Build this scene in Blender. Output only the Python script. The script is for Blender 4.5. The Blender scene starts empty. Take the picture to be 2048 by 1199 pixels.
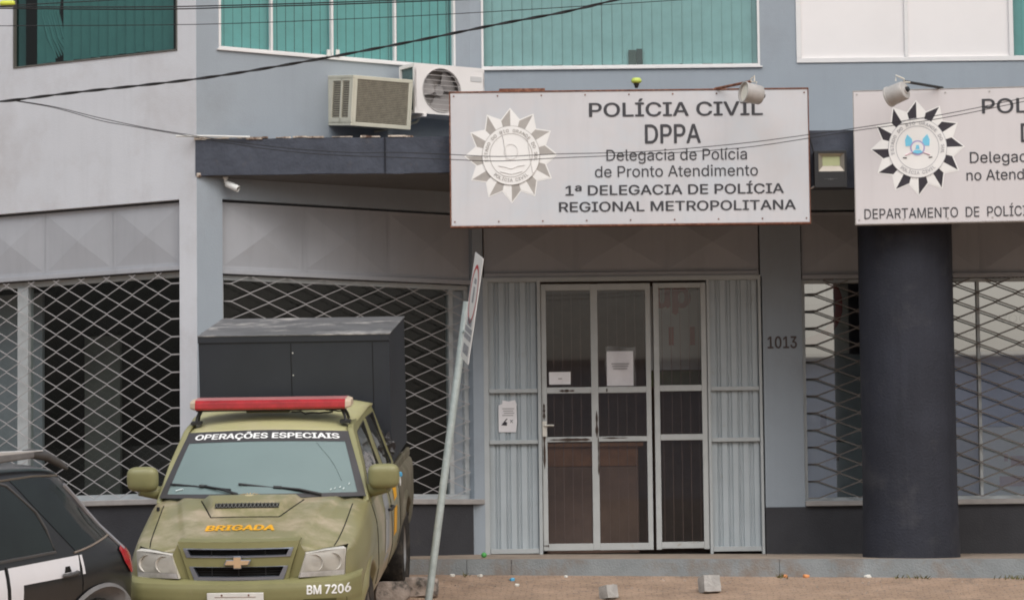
import bpy, bmesh, math, random
from mathutils import Matrix, Vector, Quaternion
from mathutils.bvhtree import BVHTree
from mathutils import geometry
random.seed(7)
R = math.radians
sc = bpy.context.scene
COL = sc.collection
# ---------------------------------------------------------------- camera
FPX, CX, CY = 6600.0, 1024.0, 599.5          # focal length and centre in photo pixels (2048 wide)
CAM = Vector((0, -30.0, -0.26))
PITCH, ROLL = math.atan((1160 - CY) / FPX), -0.0115
CR = Matrix.Rotation(math.pi / 2 + PITCH, 3, 'X') @ Matrix.Rotation(ROLL, 3, 'Z')
cd = bpy.data.cameras.new('camera'); cam = bpy.data.objects.new('camera', cd); COL.objects.link(cam)
cd.sensor_width = 36; cd.lens = 36 * FPX / 2048; cd.clip_start = .1; cd.clip_end = 600
cam.matrix_world = Matrix.Translation(CAM) @ CR.to_4x4()
sc.camera = cam
# ---------------------------------------------------------------- light: overcast day
SUN_EL, SUN_AZ = R(48), R(-32)               # azimuth measured from the viewer's side, minus = from the left
w = bpy.data.worlds.new('World'); sc.world = w; w.use_nodes = True
nt = w.node_tree; bg = nt.nodes['Background']
sky = nt.nodes.new('ShaderNodeTexSky'); sky.sky_type = 'NISHITA'; sky.sun_disc = False
sky.sun_elevation = SUN_EL; sky.sun_rotation = R(180) + SUN_AZ
sky.air_density = 1.4; sky.dust_density = 6.0; sky.ozone_density = 1.0
hs = nt.nodes.new('ShaderNodeHueSaturation'); hs.inputs['Saturation'].default_value = 0.36
nt.links.new(sky.outputs[0], hs.inputs['Color']); nt.links.new(hs.outputs[0], bg.inputs['Color'])
bg.inputs['Strength'].default_value = 0.13
sl = bpy.data.lights.new('sun', 'SUN'); sun = bpy.data.objects.new('sun', sl); COL.objects.link(sun)
sl.energy = 1.2; sl.angle = R(35); sl.color = (.965, .985, 1)
sd = Vector((math.sin(SUN_AZ) * math.cos(SUN_EL), -math.cos(SUN_AZ) * math.cos(SUN_EL), math.sin(SUN_EL)))
sun.rotation_euler = sd.to_track_quat('Z', 'Y').to_euler()
sun.location = (0, -20, 30)
sc.view_settings.view_transform = 'Standard'; sc.view_settings.look = 'None'
sc.view_settings.exposure = 0.0; sc.view_settings.gamma = 1.0
sc.render.engine = 'CYCLES'
sc.cycles.filter_width = 1.9; sc.cycles.max_bounces = 8; sc.cycles.transparent_max_bounces = 16
sc.cycles.caustics_reflective = False; sc.cycles.caustics_refractive = False

# ---------------------------------------------------------------- measuring helpers: photo pixel -> point on a real surface
def ray(x, y): return CR @ Vector(((x - CX) / FPX, -(y - CY) / FPX, -1))
def hit(x, y, p0, n):
    d = ray(x, y); n = Vector(n); return CAM + d * (((Vector(p0) - CAM).dot(n)) / d.dot(n))
def atY(x, y, Y): return hit(x, y, (0, Y, 0), (0, 1, 0))

# ---------------------------------------------------------------- materials
MATS = {}
def nn(t, typ, **kw):
    n = t.nodes.new(typ)
    for k, v in kw.items():
        if k in n.inputs: n.inputs[k].default_value = v
        else: setattr(n, k, v)
    return n
def mat(name, col, rough=.6, spec=.5, metal=0, var=.12, vscale=3.0, bump=0, bscale=60, dirt=None, dscale=4.0, dlow=.55, dhigh=.7, coat=0, vcol=None, streak=0):
    """painted / mineral surface: base colour with soft large-scale variation, optional stain colour and bump"""
    m = bpy.data.materials.new(name); m.use_nodes = True; t = m.node_tree
    b = t.nodes['Principled BSDF']; L = t.links.new
    b.inputs['Roughness'].default_value = rough; b.inputs['Metallic'].default_value = metal
    b.inputs['Specular IOR Level'].default_value = spec; b.inputs['Coat Weight'].default_value = coat
    b.inputs['Coat Roughness'].default_value = .15
    tc = nn(t, 'ShaderNodeTexCoord')
    no = nn(t, 'ShaderNodeTexNoise', Scale=vscale, Detail=6.0, Roughness=.62); L(tc.outputs['Object'], no.inputs['Vector'])
    mix = nn(t, 'ShaderNodeMix', data_type='RGBA')
    c2 = vcol or tuple(c * (1 - var) for c in col)
    c1 = col if vcol else tuple(min(1, c * (1 + var)) for c in col)
    mix.inputs[6].default_value = (*c1, 1); mix.inputs[7].default_value = (*c2, 1)
    rmp = nn(t, 'ShaderNodeMapRange'); rmp.inputs[1].default_value = .3; rmp.inputs[2].default_value = .7
    L(no.outputs[0], rmp.inputs[0]); L(rmp.outputs[0], mix.inputs[0])
    out = mix.outputs[2]
    if dirt:
        n2 = nn(t, 'ShaderNodeTexNoise', Scale=dscale, Detail=8.0, Roughness=.7); L(tc.outputs['Object'], n2.inputs['Vector'])
        r2 = nn(t, 'ShaderNodeMapRange'); r2.inputs[1].default_value = dlow; r2.inputs[2].default_value = dhigh
        L(n2.outputs[0], r2.inputs[0])
        m2 = nn(t, 'ShaderNodeMix', data_type='RGBA'); m2.inputs[7].default_value = (*dirt, 1)
        L(out, m2.inputs[6]); L(r2.outputs[0], m2.inputs[0]); out = m2.outputs[2]
    if streak:                       # rain streaks running down the surface
        mp = nn(t, 'ShaderNodeMapping'); mp.inputs['Scale'].default_value = (7, 7, .45); L(tc.outputs['Object'], mp.inputs['Vector'])
        n4 = nn(t, 'ShaderNodeTexNoise', Scale=1.6, Detail=5.0, Roughness=.6); L(mp.outputs[0], n4.inputs['Vector'])
        r4 = nn(t, 'ShaderNodeMapRange'); r4.inputs[1].default_value = .5; r4.inputs[2].default_value = .78; r4.inputs[4].default_value = streak; L(n4.outputs[0], r4.inputs[0])
        m4 = nn(t, 'ShaderNodeMix', data_type='RGBA'); m4.inputs[7].default_value = (*[c * .55 for c in col], 1); L(out, m4.inputs[6]); L(r4.outputs[0], m4.inputs[0]); out = m4.outputs[2]
    L(out, b.inputs['Base Color'])
    if bump:
        n3 = nn(t, 'ShaderNodeTexNoise', Scale=bscale, Detail=5.0); L(tc.outputs['Object'], n3.inputs['Vector'])
        bp = nn(t, 'ShaderNodeBump', Strength=bump, Distance=.02); L(n3.outputs[0], bp.inputs['Height']); L(bp.outputs[0], b.inputs['Normal'])
    MATS[name] = m; return m
def glass(name, tint, refl=.1, rough=.02, grime_glare=.0, gcol=(.3, .3, .3), gflat=0):
    m = bpy.data.materials.new(name); m.use_nodes = True; t = m.node_tree; L = t.links.new
    t.nodes.remove(t.nodes['Principled BSDF']); out = t.nodes['Material Output']
    tr = nn(t, 'ShaderNodeBsdfTransparent'); tr.inputs[0].default_value = (*tint, 1)
    gl = nn(t, 'ShaderNodeBsdfGlossy', Roughness=rough)
    lw = nn(t, 'ShaderNodeLayerWeight', Blend=.5); pw = nn(t, 'ShaderNodeMath', operation='POWER'); L(lw.outputs['Facing'], pw.inputs[0]); pw.inputs[1].default_value = 4.0
    ma = nn(t, 'ShaderNodeMath', operation='ADD', use_clamp=True); L(pw.outputs[0], ma.inputs[0]); ma.inputs[1].default_value = refl + .04
    mx = nn(t, 'ShaderNodeMixShader'); L(ma.outputs[0], mx.inputs[0]); L(tr.outputs[0], mx.inputs[1]); L(gl.outputs[0], mx.inputs[2])
    last = mx
    if grime_glare:
        df = nn(t, 'ShaderNodeBsdfDiffuse'); df.inputs[0].default_value = (*gcol, 1)
        tc = nn(t, 'ShaderNodeTexCoord'); no = nn(t, 'ShaderNodeTexNoise', Scale=2.5, Detail=6.0); L(tc.outputs['Object'], no.inputs['Vector'])
        mr = nn(t, 'ShaderNodeMapRange'); mr.inputs[1].default_value = .3; mr.inputs[2].default_value = .75; mr.inputs[3].default_value = grime_glare * (.92 if gflat else .5); mr.inputs[4].default_value = grime_glare
        L(no.outputs[0], mr.inputs[0])
        m3 = nn(t, 'ShaderNodeMixShader'); L(mr.outputs[0], m3.inputs[0]); L(mx.outputs[0], m3.inputs[1]); L(df.outputs[0], m3.inputs[2]); last = m3
    L(last.outputs[0], out.inputs[0]); MATS[name] = m; return m

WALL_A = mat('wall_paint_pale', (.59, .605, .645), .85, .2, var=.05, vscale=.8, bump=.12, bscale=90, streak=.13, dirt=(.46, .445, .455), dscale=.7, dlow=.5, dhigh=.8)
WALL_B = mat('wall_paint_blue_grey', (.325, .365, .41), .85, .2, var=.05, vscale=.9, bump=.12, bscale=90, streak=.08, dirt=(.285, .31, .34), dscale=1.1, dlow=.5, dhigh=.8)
PLINTH = mat('dark_plinth_paint', (.042, .042, .048), .7, .3, var=.15, bump=.2, bscale=70, dirt=(.075, .07, .065), dscale=2.2, dlow=.56, dhigh=.85)
COLPAINT = mat('dark_column_paint', (.027, .029, .040), .75, .3, var=.2, vscale=2, bump=.3, bscale=50, streak=.4, dirt=(.075, .073, .078), dscale=1.5, dlow=.52, dhigh=.85)
SLAB = mat('slate_canopy_paint', (.066, .074, .096), .85, .25, var=.16, vscale=5, bump=.9, bscale=9, dirt=(.1, .095, .1), dscale=7, dlow=.58, dhigh=.8)
SOFFIT = mat('soffit_paint', (.16, .155, .15), .9, .2, var=.1)
CHIP = mat('chipped_mortar', (.62, .55, .47), .9, .2, var=.2, vscale=8, dirt=(.13, .08, .06), dscale=5, dlow=.48, dhigh=.6)
FASCIA = mat('fascia_metal_paint', (.375, .385, .415), .55, .4, var=.05, vscale=1.5, streak=.2, dirt=(.29, .26, .255), dscale=2.5, dlow=.62, dhigh=.9)
METAL = mat('grey_metal_paint', (.43, .455, .465), .5, .45, var=.07, vscale=4, dirt=(.3, .24, .18), dscale=9, dlow=.64, dhigh=.8)
DOORM = mat('worn_door_paint', (.46, .475, .475), .5, .45, var=.07, vscale=5, dirt=(.3, .22, .15), dscale=8, dlow=.62, dhigh=.78)
CORR = mat('corrugated_paint', (.42, .465, .495), .5, .45, streak=.3, var=.06, vscale=3, dirt=(.3, .25, .2), dscale=6, dlow=.62, dhigh=.85)
GRILLE = mat('grille_metal', (.39, .375, .38), .55, .4, var=.1, vscale=6)
GRILLED = mat('grille_metal_brown', (.16, .14, .13), .6, .4, var=.15, vscale=6)
SILL = mat('sill_stone', (.34, .32, .31), .7, .3, var=.15, vscale=6)
WHITE = mat('white_window_frame', (.74, .73, .73), .5, .4, var=.05, dirt=(.35, .2, .13), dscale=7, dlow=.68, dhigh=.78)
WPANEL = mat('white_window_board', (.80, .775, .775), .6, .3, var=.03, vscale=1.2)
SIGNW = mat('sign_face_paint', (.585, .578, .60), .45, .4, var=.06, vscale=1.1, streak=.12, dirt=(.55, .585, .63), dscale=1.4, dlow=.45, dhigh=.7)
SIGNP = mat('sign_face_pinkish', (.635, .605, .617), .5, .4, var=.03, streak=.08, vscale=1.1)
RUST = mat('rusty_iron', (.17, .07, .045), .8, .3, var=.35, vscale=25, dirt=(.3, .15, .1), dscale=30, dlow=.5, dhigh=.6)
LETTER = mat('charcoal_lettering', (.06, .06, .068), .6, .3, var=.1)
SILV = mat('faded_silver_print', (.40, .375, .355), .55, .4, var=.15, vscale=6)
FADE = mat('faint_print', (.68, .67, .66), .6, .3, var=.1)
PRW = mat('white_print', (.82, .81, .80), .5, .4, var=.04)
PRB = mat('black_print', (.035, .03, .04), .5, .4, var=.1)
CYAN = mat('light_blue_print', (.2, .6, .82), .5, .3); PINK = mat('pink_print', (.82, .62, .68), .5, .3); LILAC = mat('lilac_print', (.42, .36, .62), .5, .3)
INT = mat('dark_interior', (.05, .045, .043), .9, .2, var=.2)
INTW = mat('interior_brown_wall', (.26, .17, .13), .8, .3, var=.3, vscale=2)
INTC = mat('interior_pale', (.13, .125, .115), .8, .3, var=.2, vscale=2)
WOOD = mat('orange_brown_wood', (.36, .17, .085), .5, .4, var=.3, vscale=4)
BLIND = mat('blind_slat', (.82, .84, .82), .8, .2, var=.06, vscale=8)
BLINDG = mat('grey_blind_slat', (.62, .67, .67), .8, .2, var=.06, vscale=8)
TEAL = glass('teal_window_glass', (.34, .64, .64), .05, .03)
TEALG = glass('grey_teal_window_glass', (.56, .77, .77), .06, .03)
TEALD = glass('dark_teal_window_glass', (.26, .46, .45), .03, .04)
CLEAR = glass('shop_glass', (.70, .75, .74), .0, .02, grime_glare=.025, gcol=(.3, .3, .29))
DOORG = glass('door_glass', (.82, .82, .82), .05, .02, grime_glare=.22, gcol=(.12, .10, .09))
MIRGL = glass('mirroring_window_glass', (.97, 1, 1), .56, .015)
PAPER = mat('white_paper', (.8, .78, .80), .7, .2, var=.05, vscale=14); INK = mat('grey_print', (.38, .37, .38), .7, .2)
BRASS = mat('pale_handle', (.75, .72, .66), .3, .5, metal=.6)
BLACKP = mat('black_plastic', (.02, .02, .022), .5, .4, var=.1)
CREAM = mat('cream_enamel', (.62, .60, .50), .45, .45, var=.06, vscale=5, dirt=(.5, .34, .2), dscale=6, dlow=.66, dhigh=.85)
IVORY = mat('ivory_enamel', (.80, .765, .75), .45, .45, var=.04, vscale=4, dirt=(.55, .4, .28), dscale=5, dlow=.68, dhigh=.85)
ACGR = mat('ac_grille_grey', (.30, .275, .22), .6, .3, var=.2, vscale=20); ACDK = mat('ac_dark', (.07, .065, .055), .8, .2)
FINS = mat('coil_fins', (.10, .15, .155), .6, .3, var=.2, vscale=15)
LAMPM = mat('lamp_grey_metal', (.42, .40, .385), .5, .5, var=.15, vscale=12); LAMPC = mat('lamp_cream', (.72, .68, .60), .6, .4, var=.1)
CHROMED = mat('reflector_alu', (.42, .38, .33), .35, .5, metal=.7, var=.1); LED = mat('led_yellow_phosphor', (.42, .45, .25), .5, .4)
YGREEN = mat('yellow_green_plastic', (.55, .68, .14), .5, .4); CAMW = mat('white_plastic', (.72, .72, .70), .5, .4)
KERB = mat('kerb_concrete', (.235, .255, .265), .85, .25, var=.14, vscale=4, bump=.4, bscale=60, dirt=(.21, .165, .135), dscale=2.6, dlow=.48, dhigh=.68)
FLOOR = mat('ledge_concrete', (.30, .245, .2), .9, .2, var=.2, vscale=5, bump=.3, bscale=60, dirt=(.4, .26, .15), dscale=4, dlow=.6, dhigh=.75)
STONE = mat('granite_block', (.40, .385, .37), .85, .25, var=.2, vscale=9, bump=.5, bscale=40)
ROCK = mat('weathered_rock', (.36, .30, .26), .9, .2, var=.3, vscale=9, bump=.6, bscale=30, dirt=(.1, .09, .08), dscale=7, dlow=.52, dhigh=.62)
GALV = mat('galvanised_steel', (.42, .48, .475), .5, .5, metal=.25, var=.14, vscale=14, dirt=(.55, .58, .56), dscale=25, dlow=.55, dhigh=.75)
SGNW = mat('road_sign_white', (.74, .72, .70), .5, .4, var=.06, vscale=6, dirt=(.5, .38, .25), dscale=7, dlow=.64, dhigh=.8); SRED = mat('road_sign_red', (.5, .04, .05), .5, .4)
WIRE = mat('cable_black', (.025, .025, .027), .7, .3)
# vehicle materials
GREEN = mat('olive_car_paint', (.238, .218, .106), .38, .45, var=.08, vscale=2.2, coat=.3, dirt=(.44, .36, .25), dscale=1.7, dlow=.47, dhigh=.62)
GREEND = mat('olive_paint_dusty', (.125, .115, .08), .7, .3, var=.15, vscale=4, dirt=(.23, .205, .16), dscale=4, dlow=.45, dhigh=.7)
GREENF = mat('olive_paint_faded_lit', (.47, .445, .235), .45, .4, var=.07, vscale=2, coat=.1, dirt=(.50, .45, .30), dscale=2.5, dlow=.5, dhigh=.75)  # faded roof olive, made paler still for the light on the roof
GREENM = mat('olive_paint_clean', (.238, .228, .108), .45, .45, var=.1, vscale=4, coat=.1)
GREEN2 = mat('olive_bumper_paint', (.225, .213, .098), .5, .4, var=.1, vscale=3, dirt=(.3, .26, .17), dscale=5, dlow=.6, dhigh=.8)
DARK = mat('underbody_black', (.016, .015, .014), .9, .2); TRIM = mat('black_trim', (.03, .03, .031), .55, .4)
TYRE = mat('tyre_rubber', (.03, .028, .026), .85, .25, var=.2, vscale=12, dirt=(.10, .085, .07), dscale=8, dlow=.5, dhigh=.7)
RIM = mat('steel_rim', (.3, .3, .3), .4, .5, metal=.5)
WSG = glass('windscreen_glass', (.55, .66, .64), .12, .03, grime_glare=.72, gcol=(.27, .355, .355), gflat=1); WSB = mat('windscreen_band', (.055, .052, .055), .4, .5)  # windscreen: sky reflection put in as a pale diffuse coat
SIDEG = glass('side_glass', (.42, .45, .43), .08, .03, grime_glare=.08, gcol=(.2, .2, .19))
CHROME = mat('dull_chrome', (.34, .38, .46), .3, .5, metal=.75, var=.1); GOLD = mat('gold_emblem', (.62, .44, .27), .4, .5, metal=.2)
LENS = glass('headlamp_lens', (.92, .92, .9), .08, .04, grime_glare=.8, gcol=(.56, .53, .48)); REFL = mat('headlamp_reflector', (.74, .71, .66), .35, .5, metal=.1, var=.2, vscale=12)
REDL = mat('red_beacon_plastic', (.36, .012, .016), .25, .5, var=.3, vscale=9, coat=.5); REDT = mat('faded_red_plastic', (.42, .16, .16), .4, .5); TAN = mat('tan_plastic', (.55, .44, .33), .5, .4)
ORANGE = mat('orange_lettering', (.80, .40, .02), .5, .3); WLET = mat('white_lettering', (.85, .85, .84), .5, .3); GREYB = mat('grey_decal', (.27, .28, .29), .5, .4); PLATE = mat('white_plate', (.72, .71, .68), .5, .4)
BOXM = mat('black_box_sheet', (.030, .034, .042), .6, .35, var=.12, vscale=2); BOXT = mat('box_lid_weathered', (.13, .13, .135), .55, .4, var=.25, vscale=3, dirt=(.42, .40, .385), dscale=2.4, dlow=.52, dhigh=.66)
BLK = mat('black_car_paint', (.014, .014, .016), .3, .5, var=.1, coat=.5); WBAND = mat('white_car_panel', (.74, .73, .76), .4, .5, var=.04, coat=.2)
BGLASS = mat('dark_tinted_glass', (.008, .012, .011), .06, .6, var=.3, vscale=3); CLAD = mat('grey_wheel_arch_plastic', (.17, .165, .165), .6, .4, var=.12, vscale=9)
TAILR = mat('tail_lamp_red', (.38, .012, .02), .2, .6, coat=.5); DGREY = mat('dark_grey_trim', (.075, .072, .072), .5, .4); PALEG = mat('pale_grey_cover', (.5, .49, .48), .5, .4)
BAGM = mat('black_plastic_bag', (.018, .017, .02), .35, .5, var=.2)
LBLUE = mat('light_blue_plastic', (.1, .42, .7), .5, .4); LGREEN = mat('green_plastic', (.1, .42, .11), .5, .4); LORANGE = mat('orange_scrap', (.7, .3, .12), .7, .3); LWHITE = mat('white_scrap', (.75, .74, .7), .7, .3)
MIRW = mat('mirrored_white', (.86, .92, .91), .6, .3, var=.08, vscale=3); MIRG = mat('mirrored_grey', (.46, .50, .53), .6, .3, var=.12, vscale=2); MIRB = mat('mirrored_blue', (.27, .37, .62), .6, .3, var=.18, vscale=1.6); MIRR = mat('mirrored_red', (.62, .2, .2), .6, .3); MIRL = mat('mirrored_pale_blue', (.48, .57, .62), .6, .3, var=.1, vscale=2); MIRK=mat('mirrored_text',(.28,.31,.31),.6,.3)  # colours of the billboard reflection built behind the shop glass
REDD = mat('dull_red_letters', (.34, .09, .08), .6, .3); MSIGN = mat('mirrored_sign_white', (.46, .47, .48), .6, .3, var=.15, vscale=2)  # colours of the red sign mirrored in the door glass

# ground material: worn reddish paving with grit
gm = mat('worn_paving', (.355, .26, .195), .95, .2, var=.22, vscale=3.5, bump=.9, bscale=30, dirt=(.21, .17, .145), dscale=9, dlow=.55, dhigh=.72)
t = gm.node_tree; b = t.nodes['Principled BSDF']
tc = nn(t, 'ShaderNodeTexCoord'); bk = nn(t, 'ShaderNodeTexBrick', Scale=5.0); bk.inputs['Mortar Size'].default_value = .03
bk.inputs['Color1'].default_value = (.95, .92, .9, 1); bk.inputs['Color2'].default_value = (1.1, 1.02, .95, 1); bk.inputs['Mortar'].default_value = (.62, .6, .58, 1)
nz = nn(t, 'ShaderNodeTexNoise', Scale=1.3, Detail=3.0); va = nn(t, 'ShaderNodeVectorMath', operation='ADD'); vs = nn(t, 'ShaderNodeVectorMath', operation='SCALE'); vs.inputs['Scale'].default_value = .25
t.links.new(tc.outputs['Object'], nz.inputs['Vector']); t.links.new(nz.outputs['Color'], vs.inputs[0]); t.links.new(tc.outputs['Object'], va.inputs[0]); t.links.new(vs.outputs[0], va.inputs[1]); t.links.new(va.outputs[0], bk.inputs['Vector'])
src = b.inputs['Base Color'].links[0].from_socket
mm = nn(t, 'ShaderNodeMix', data_type='RGBA', blend_type='MULTIPLY'); mm.inputs[0].default_value = .6
t.links.new(src, mm.inputs[6]); t.links.new(bk.outputs['Color'], mm.inputs[7]); t.links.new(mm.outputs[2], b.inputs['Base Color'])

# ---------------------------------------------------------------- mesh builder
class MB:
    def __init__(s): s.v = []; s.f = []; s.mi = []; s.cur = 0
    def quad(s, *p):
        n = len(s.v); s.v += [Vector(q) for q in p]; s.f.append(tuple(range(n, n + len(p)))); s.mi.append(s.cur); return s
    def mesh(s, vs, fs):
        n = len(s.v); s.v += [Vector(q) for q in vs]; s.f += [tuple(i + n for i in f) for f in fs]; s.mi += [s.cur] * len(fs); return s
    def box(s, x0, x1, y0, y1, z0, z1):
        v = [(x, y, z) for z in (z0, z1) for y in (y0, y1) for x in (x0, x1)]
        return s.mesh(v, [(0, 2, 3, 1), (4, 5, 7, 6), (0, 1, 5, 4), (2, 6, 7, 3), (0, 4, 6, 2), (1, 3, 7, 5)])
    def hexa(s, bot, top):
        """solid between two loops of points with the same count"""
        n = len(bot); v = list(bot) + list(top)
        f = [tuple(reversed(range(n))), tuple(range(n, 2 * n))] + [(i, (i + 1) % n, n + (i + 1) % n, n + i) for i in range(n)]
        return s.mesh(v, f)
    def prism_xz(s, poly, y0, y1):      # polygon in x,z (counter-clockwise seen from -y), from front y0 to back y1
        return s.hexa([(x, y1, z) for x, z in poly][::-1], [(x, y0, z) for x, z in poly][::-1]) if False else s.hexa([(x, y0, z) for x, z in poly], [(x, y1, z) for x, z in poly])
    def tube(s, pts, r, n=6, caps=True, roll=0):
        pts = [Vector(p) for p in pts]; rs = r if isinstance(r, (list, tuple)) else [r] * len(pts)
        ref = Vector((0, 0, 1)); rings = []
        for i, p in enumerate(pts):
            d = (pts[min(i + 1, len(pts) - 1)] - pts[max(i - 1, 0)]).normalized()
            a = ref if abs(d.dot(ref)) < .9 else Vector((1, 0, 0))
            e1 = d.cross(a).normalized(); e2 = d.cross(e1)
            rings.append([p + (e1 * math.cos(roll + 2 * math.pi * k / n) + e2 * math.sin(roll + 2 * math.pi * k / n)) * rs[i] for k in range(n)])
        v = [q for ring in rings for q in ring]; f = []
        for i in range(len(pts) - 1):
            for k in range(n): f.append((i * n + k, i * n + (k + 1) % n, (i + 1) * n + (k + 1) % n, (i + 1) * n + k))
        if caps: f += [tuple(reversed(range(n))), tuple(range((len(pts) - 1) * n, len(pts) * n))]
        return s.mesh(v, [tuple(reversed(q)) for q in f])
    def lathe(s, prof, M=Matrix(), n=24, a0=0, a1=2 * math.pi):
        """profile of (radius, axial) spun round local Z then placed by M"""
        full = abs(a1 - a0 - 2 * math.pi) < 1e-6; k = n if full else n + 1; v = []; f = []
        for j in range(k):
            a = a0 + (a1 - a0) * j / n
            for r_, z_ in prof: v.append(M @ Vector((r_ * math.cos(a), r_ * math.sin(a), z_)))
        m = len(prof)
        for j in range(n):
            j2 = (j + 1) % k
            for i in range(m - 1): f.append((j * m + i, j2 * m + i, j2 * m + i + 1, j * m + i + 1))
        return s.mesh(v, f)
    def grid(s, fn, nu, nv, flip=False):
        v = [fn(i / nu, j / nv) for j in range(nv + 1) for i in range(nu + 1)]; f = []
        for j in range(nv):
            for i in range(nu):
                a = j * (nu + 1) + i; q = (a, a + 1, a + nu + 2, a + nu + 1); f.append(q[::-1] if flip else q)
        return s.mesh(v, f)
    def xf(s, M):
        s.v = [M @ q for q in s.v]; return s
    def data(s, name, mats):
        me = bpy.data.meshes.new(name); me.from_pydata([tuple(q) for q in s.v], [], s.f); me.update()
        for m in (mats if isinstance(mats, (list, tuple)) else [mats]): me.materials.append(m)
        for p, i in zip(me.polygons, s.mi): p.material_index = i
        return me
    def build(s, name, mats, parent=None, bevel=0, smooth=None, fix=True, seg=2, M=None):
        if M is not None: s.xf(M)
        me = s.data(name, mats)
        if fix:
            bm = bmesh.new(); bm.from_mesh(me); bmesh.ops.remove_doubles(bm, verts=bm.verts, dist=1e-5)
            bmesh.ops.recalc_face_normals(bm, faces=bm.faces); bm.to_mesh(me); bm.free()
        return link(name, me, parent, bevel, smooth, seg)
def link(name, me, parent=None, bevel=0, smooth=None, seg=2):
    o = bpy.data.objects.new(name, me); COL.objects.link(o)
    if parent is not None: o.parent = parent
    if smooth:
        for p in me.polygons: p.use_smooth = True
        me.set_sharp_from_angle(angle=R(smooth))
    if bevel:
        b = o.modifiers.new('bevel', 'BEVEL'); b.width = bevel; b.segments = seg; b.limit_method = 'ANGLE'; b.angle_limit = R(40)
    return o
def thing(name, label, cat, M=None, group=None):
    o = bpy.data.objects.new(name, None); COL.objects.link(o); o.empty_display_size = .2
    if M is not None: o.matrix_world = M if isinstance(M, Matrix) else Matrix.Translation(M)
    return tag(o, label, cat, group)
def tag(o, label, cat, group=None):
    o['label'] = label; o['category'] = cat
    if group: o['group'] = group
    return o
def struct(o): o['kind'] = 'structure'; return o
T3 = Matrix.Translation
# ---- lettering
import os
FONT = None
try:      # Blender's own bundled interface face; falls back to the built-in one
    FONT = bpy.data.fonts.load(os.path.join(bpy.utils.resource_path('LOCAL'), 'datafiles', 'fonts', 'Inter.woff2'))
except Exception:
    FONT = None
CAP = .727
_tc = {}
def text_geo(s, bold=0.0):
    """filled glyph outlines: curve contours -> constrained triangulation -> keep what the outlines wind round"""
    if (s, bold) in _tc: return _tc[(s, bold)]
    cu = bpy.data.curves.new('t', 'FONT'); cu.body = s; cu.size = 1
    if FONT: cu.font = FONT
    o = bpy.data.objects.new('t', cu); COL.objects.link(o); bpy.context.view_layer.update()
    cc = o.to_curve(bpy.context.evaluated_depsgraph_get()); cont = []
    for sp in cc.splines:
        bp = sp.bezier_points; n = len(bp); pts = []
        for i in range(n):
            p, q = bp[i], bp[(i + 1) % n]
            straight = (p.handle_right - p.co).cross(q.co - p.co).length < 1e-5 and (q.handle_left - q.co).cross(q.co - p.co).length < 1e-5
            m_ = 1 if straight else 5
            for v in geometry.interpolate_bezier(p.co, p.handle_right, q.handle_left, q.co, m_ + 1)[:-1]:
                if not pts or (Vector(v) - pts[-1]).length > 1e-4: pts.append(Vector(v))
        if len(pts) > 2: cont.append(pts)
    o.to_curve_clear(); bpy.data.objects.remove(o); bpy.data.curves.remove(cu)
    P2, E2 = [], []
    for c in cont:
        k = len(P2); P2 += [Vector((p.x, p.y)) for p in c]; E2 += [(k + i, k + (i + 1) % len(c)) for i in range(len(c))]
    vo, _, fo, *_x = geometry.delaunay_2d_cdt(P2, E2, [], 0, 1e-5)
    def wind(x, y):
        w_ = 0
        for c in cont:
            for i in range(len(c)):
                a, b_ = c[i], c[(i + 1) % len(c)]
                if (a.y <= y) != (b_.y <= y):
                    if a.x + (y - a.y) / (b_.y - a.y) * (b_.x - a.x) > x: w_ += 1 if b_.y > a.y else -1
        return w_
    base_v = [Vector((v.x, v.y, 0)) for v in vo]; base_f = []
    for f in fo:
        c = sum((vo[i] for i in f), Vector((0, 0))) / len(f)
        if wind(c.x, c.y): base_f.append(tuple(f))
    vs, fs = base_v, base_f
    if bold:                    # heavier stroke: copies set side by side, a hair apart in depth
        n_ = len(base_v); vs, fs = [], []
        for i, (dx, dy) in enumerate(((-bold, 0), (bold, 0), (0, bold * .6), (0, -bold * .6))):
            vs += [Vector((v.x + dx, v.y + dy, i)) for v in base_v]; fs += [tuple(k + i * n_ for k in f) for f in base_f]
    _tc[(s, bold)] = (vs, fs); return vs, fs
CAP = max(v.y for v in text_geo('H')[0])
def by_words(mb, gap):
    """split flat lettering into one builder per word (gaps along x wider than gap)"""
    fs = sorted((min(mb.v[i].x for i in f), max(mb.v[i].x for i in f), f) for f in mb.f); out = []; end = None
    for x0, x1, f in fs:
        if end is None or x0 > end + gap: out.append([]); end = x1
        out[-1].append(f); end = max(end, x1)
    res = []
    for grp in out:
        ids = sorted({i for f in grp for i in f}); mp = {i: k for k, i in enumerate(ids)}; q = MB(); q.mesh([mb.v[i] for i in ids], [tuple(mp[i] for i in f) for f in grp]); res.append(q)
    return res
def text2d(s, x0, x1, z0, cap, bold=.012, italic=0):
    """flat lettering as 2-D verts (x, z): from x0 to x1, baseline z0, capital height cap"""
    vs, fs = text_geo(s, bold)
    a = min(v.x for v in vs); b_ = max(v.x for v in vs)
    k = cap / CAP
    return [(x0 + (v.x - a) * (x1 - x0) / (b_ - a) + v.y * k * italic, z0 + v.y * k, v.z) for v in vs], fs
def put_text(mb, s, x0, x1, z0, cap, y, bold=.012, slope=0):
    v, f = text2d(s, x0, x1, z0, cap, bold)
    mb.mesh([(x, y - l_ * .0004, z + slope * (x - x0)) for x, z, l_ in v], f)
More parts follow.
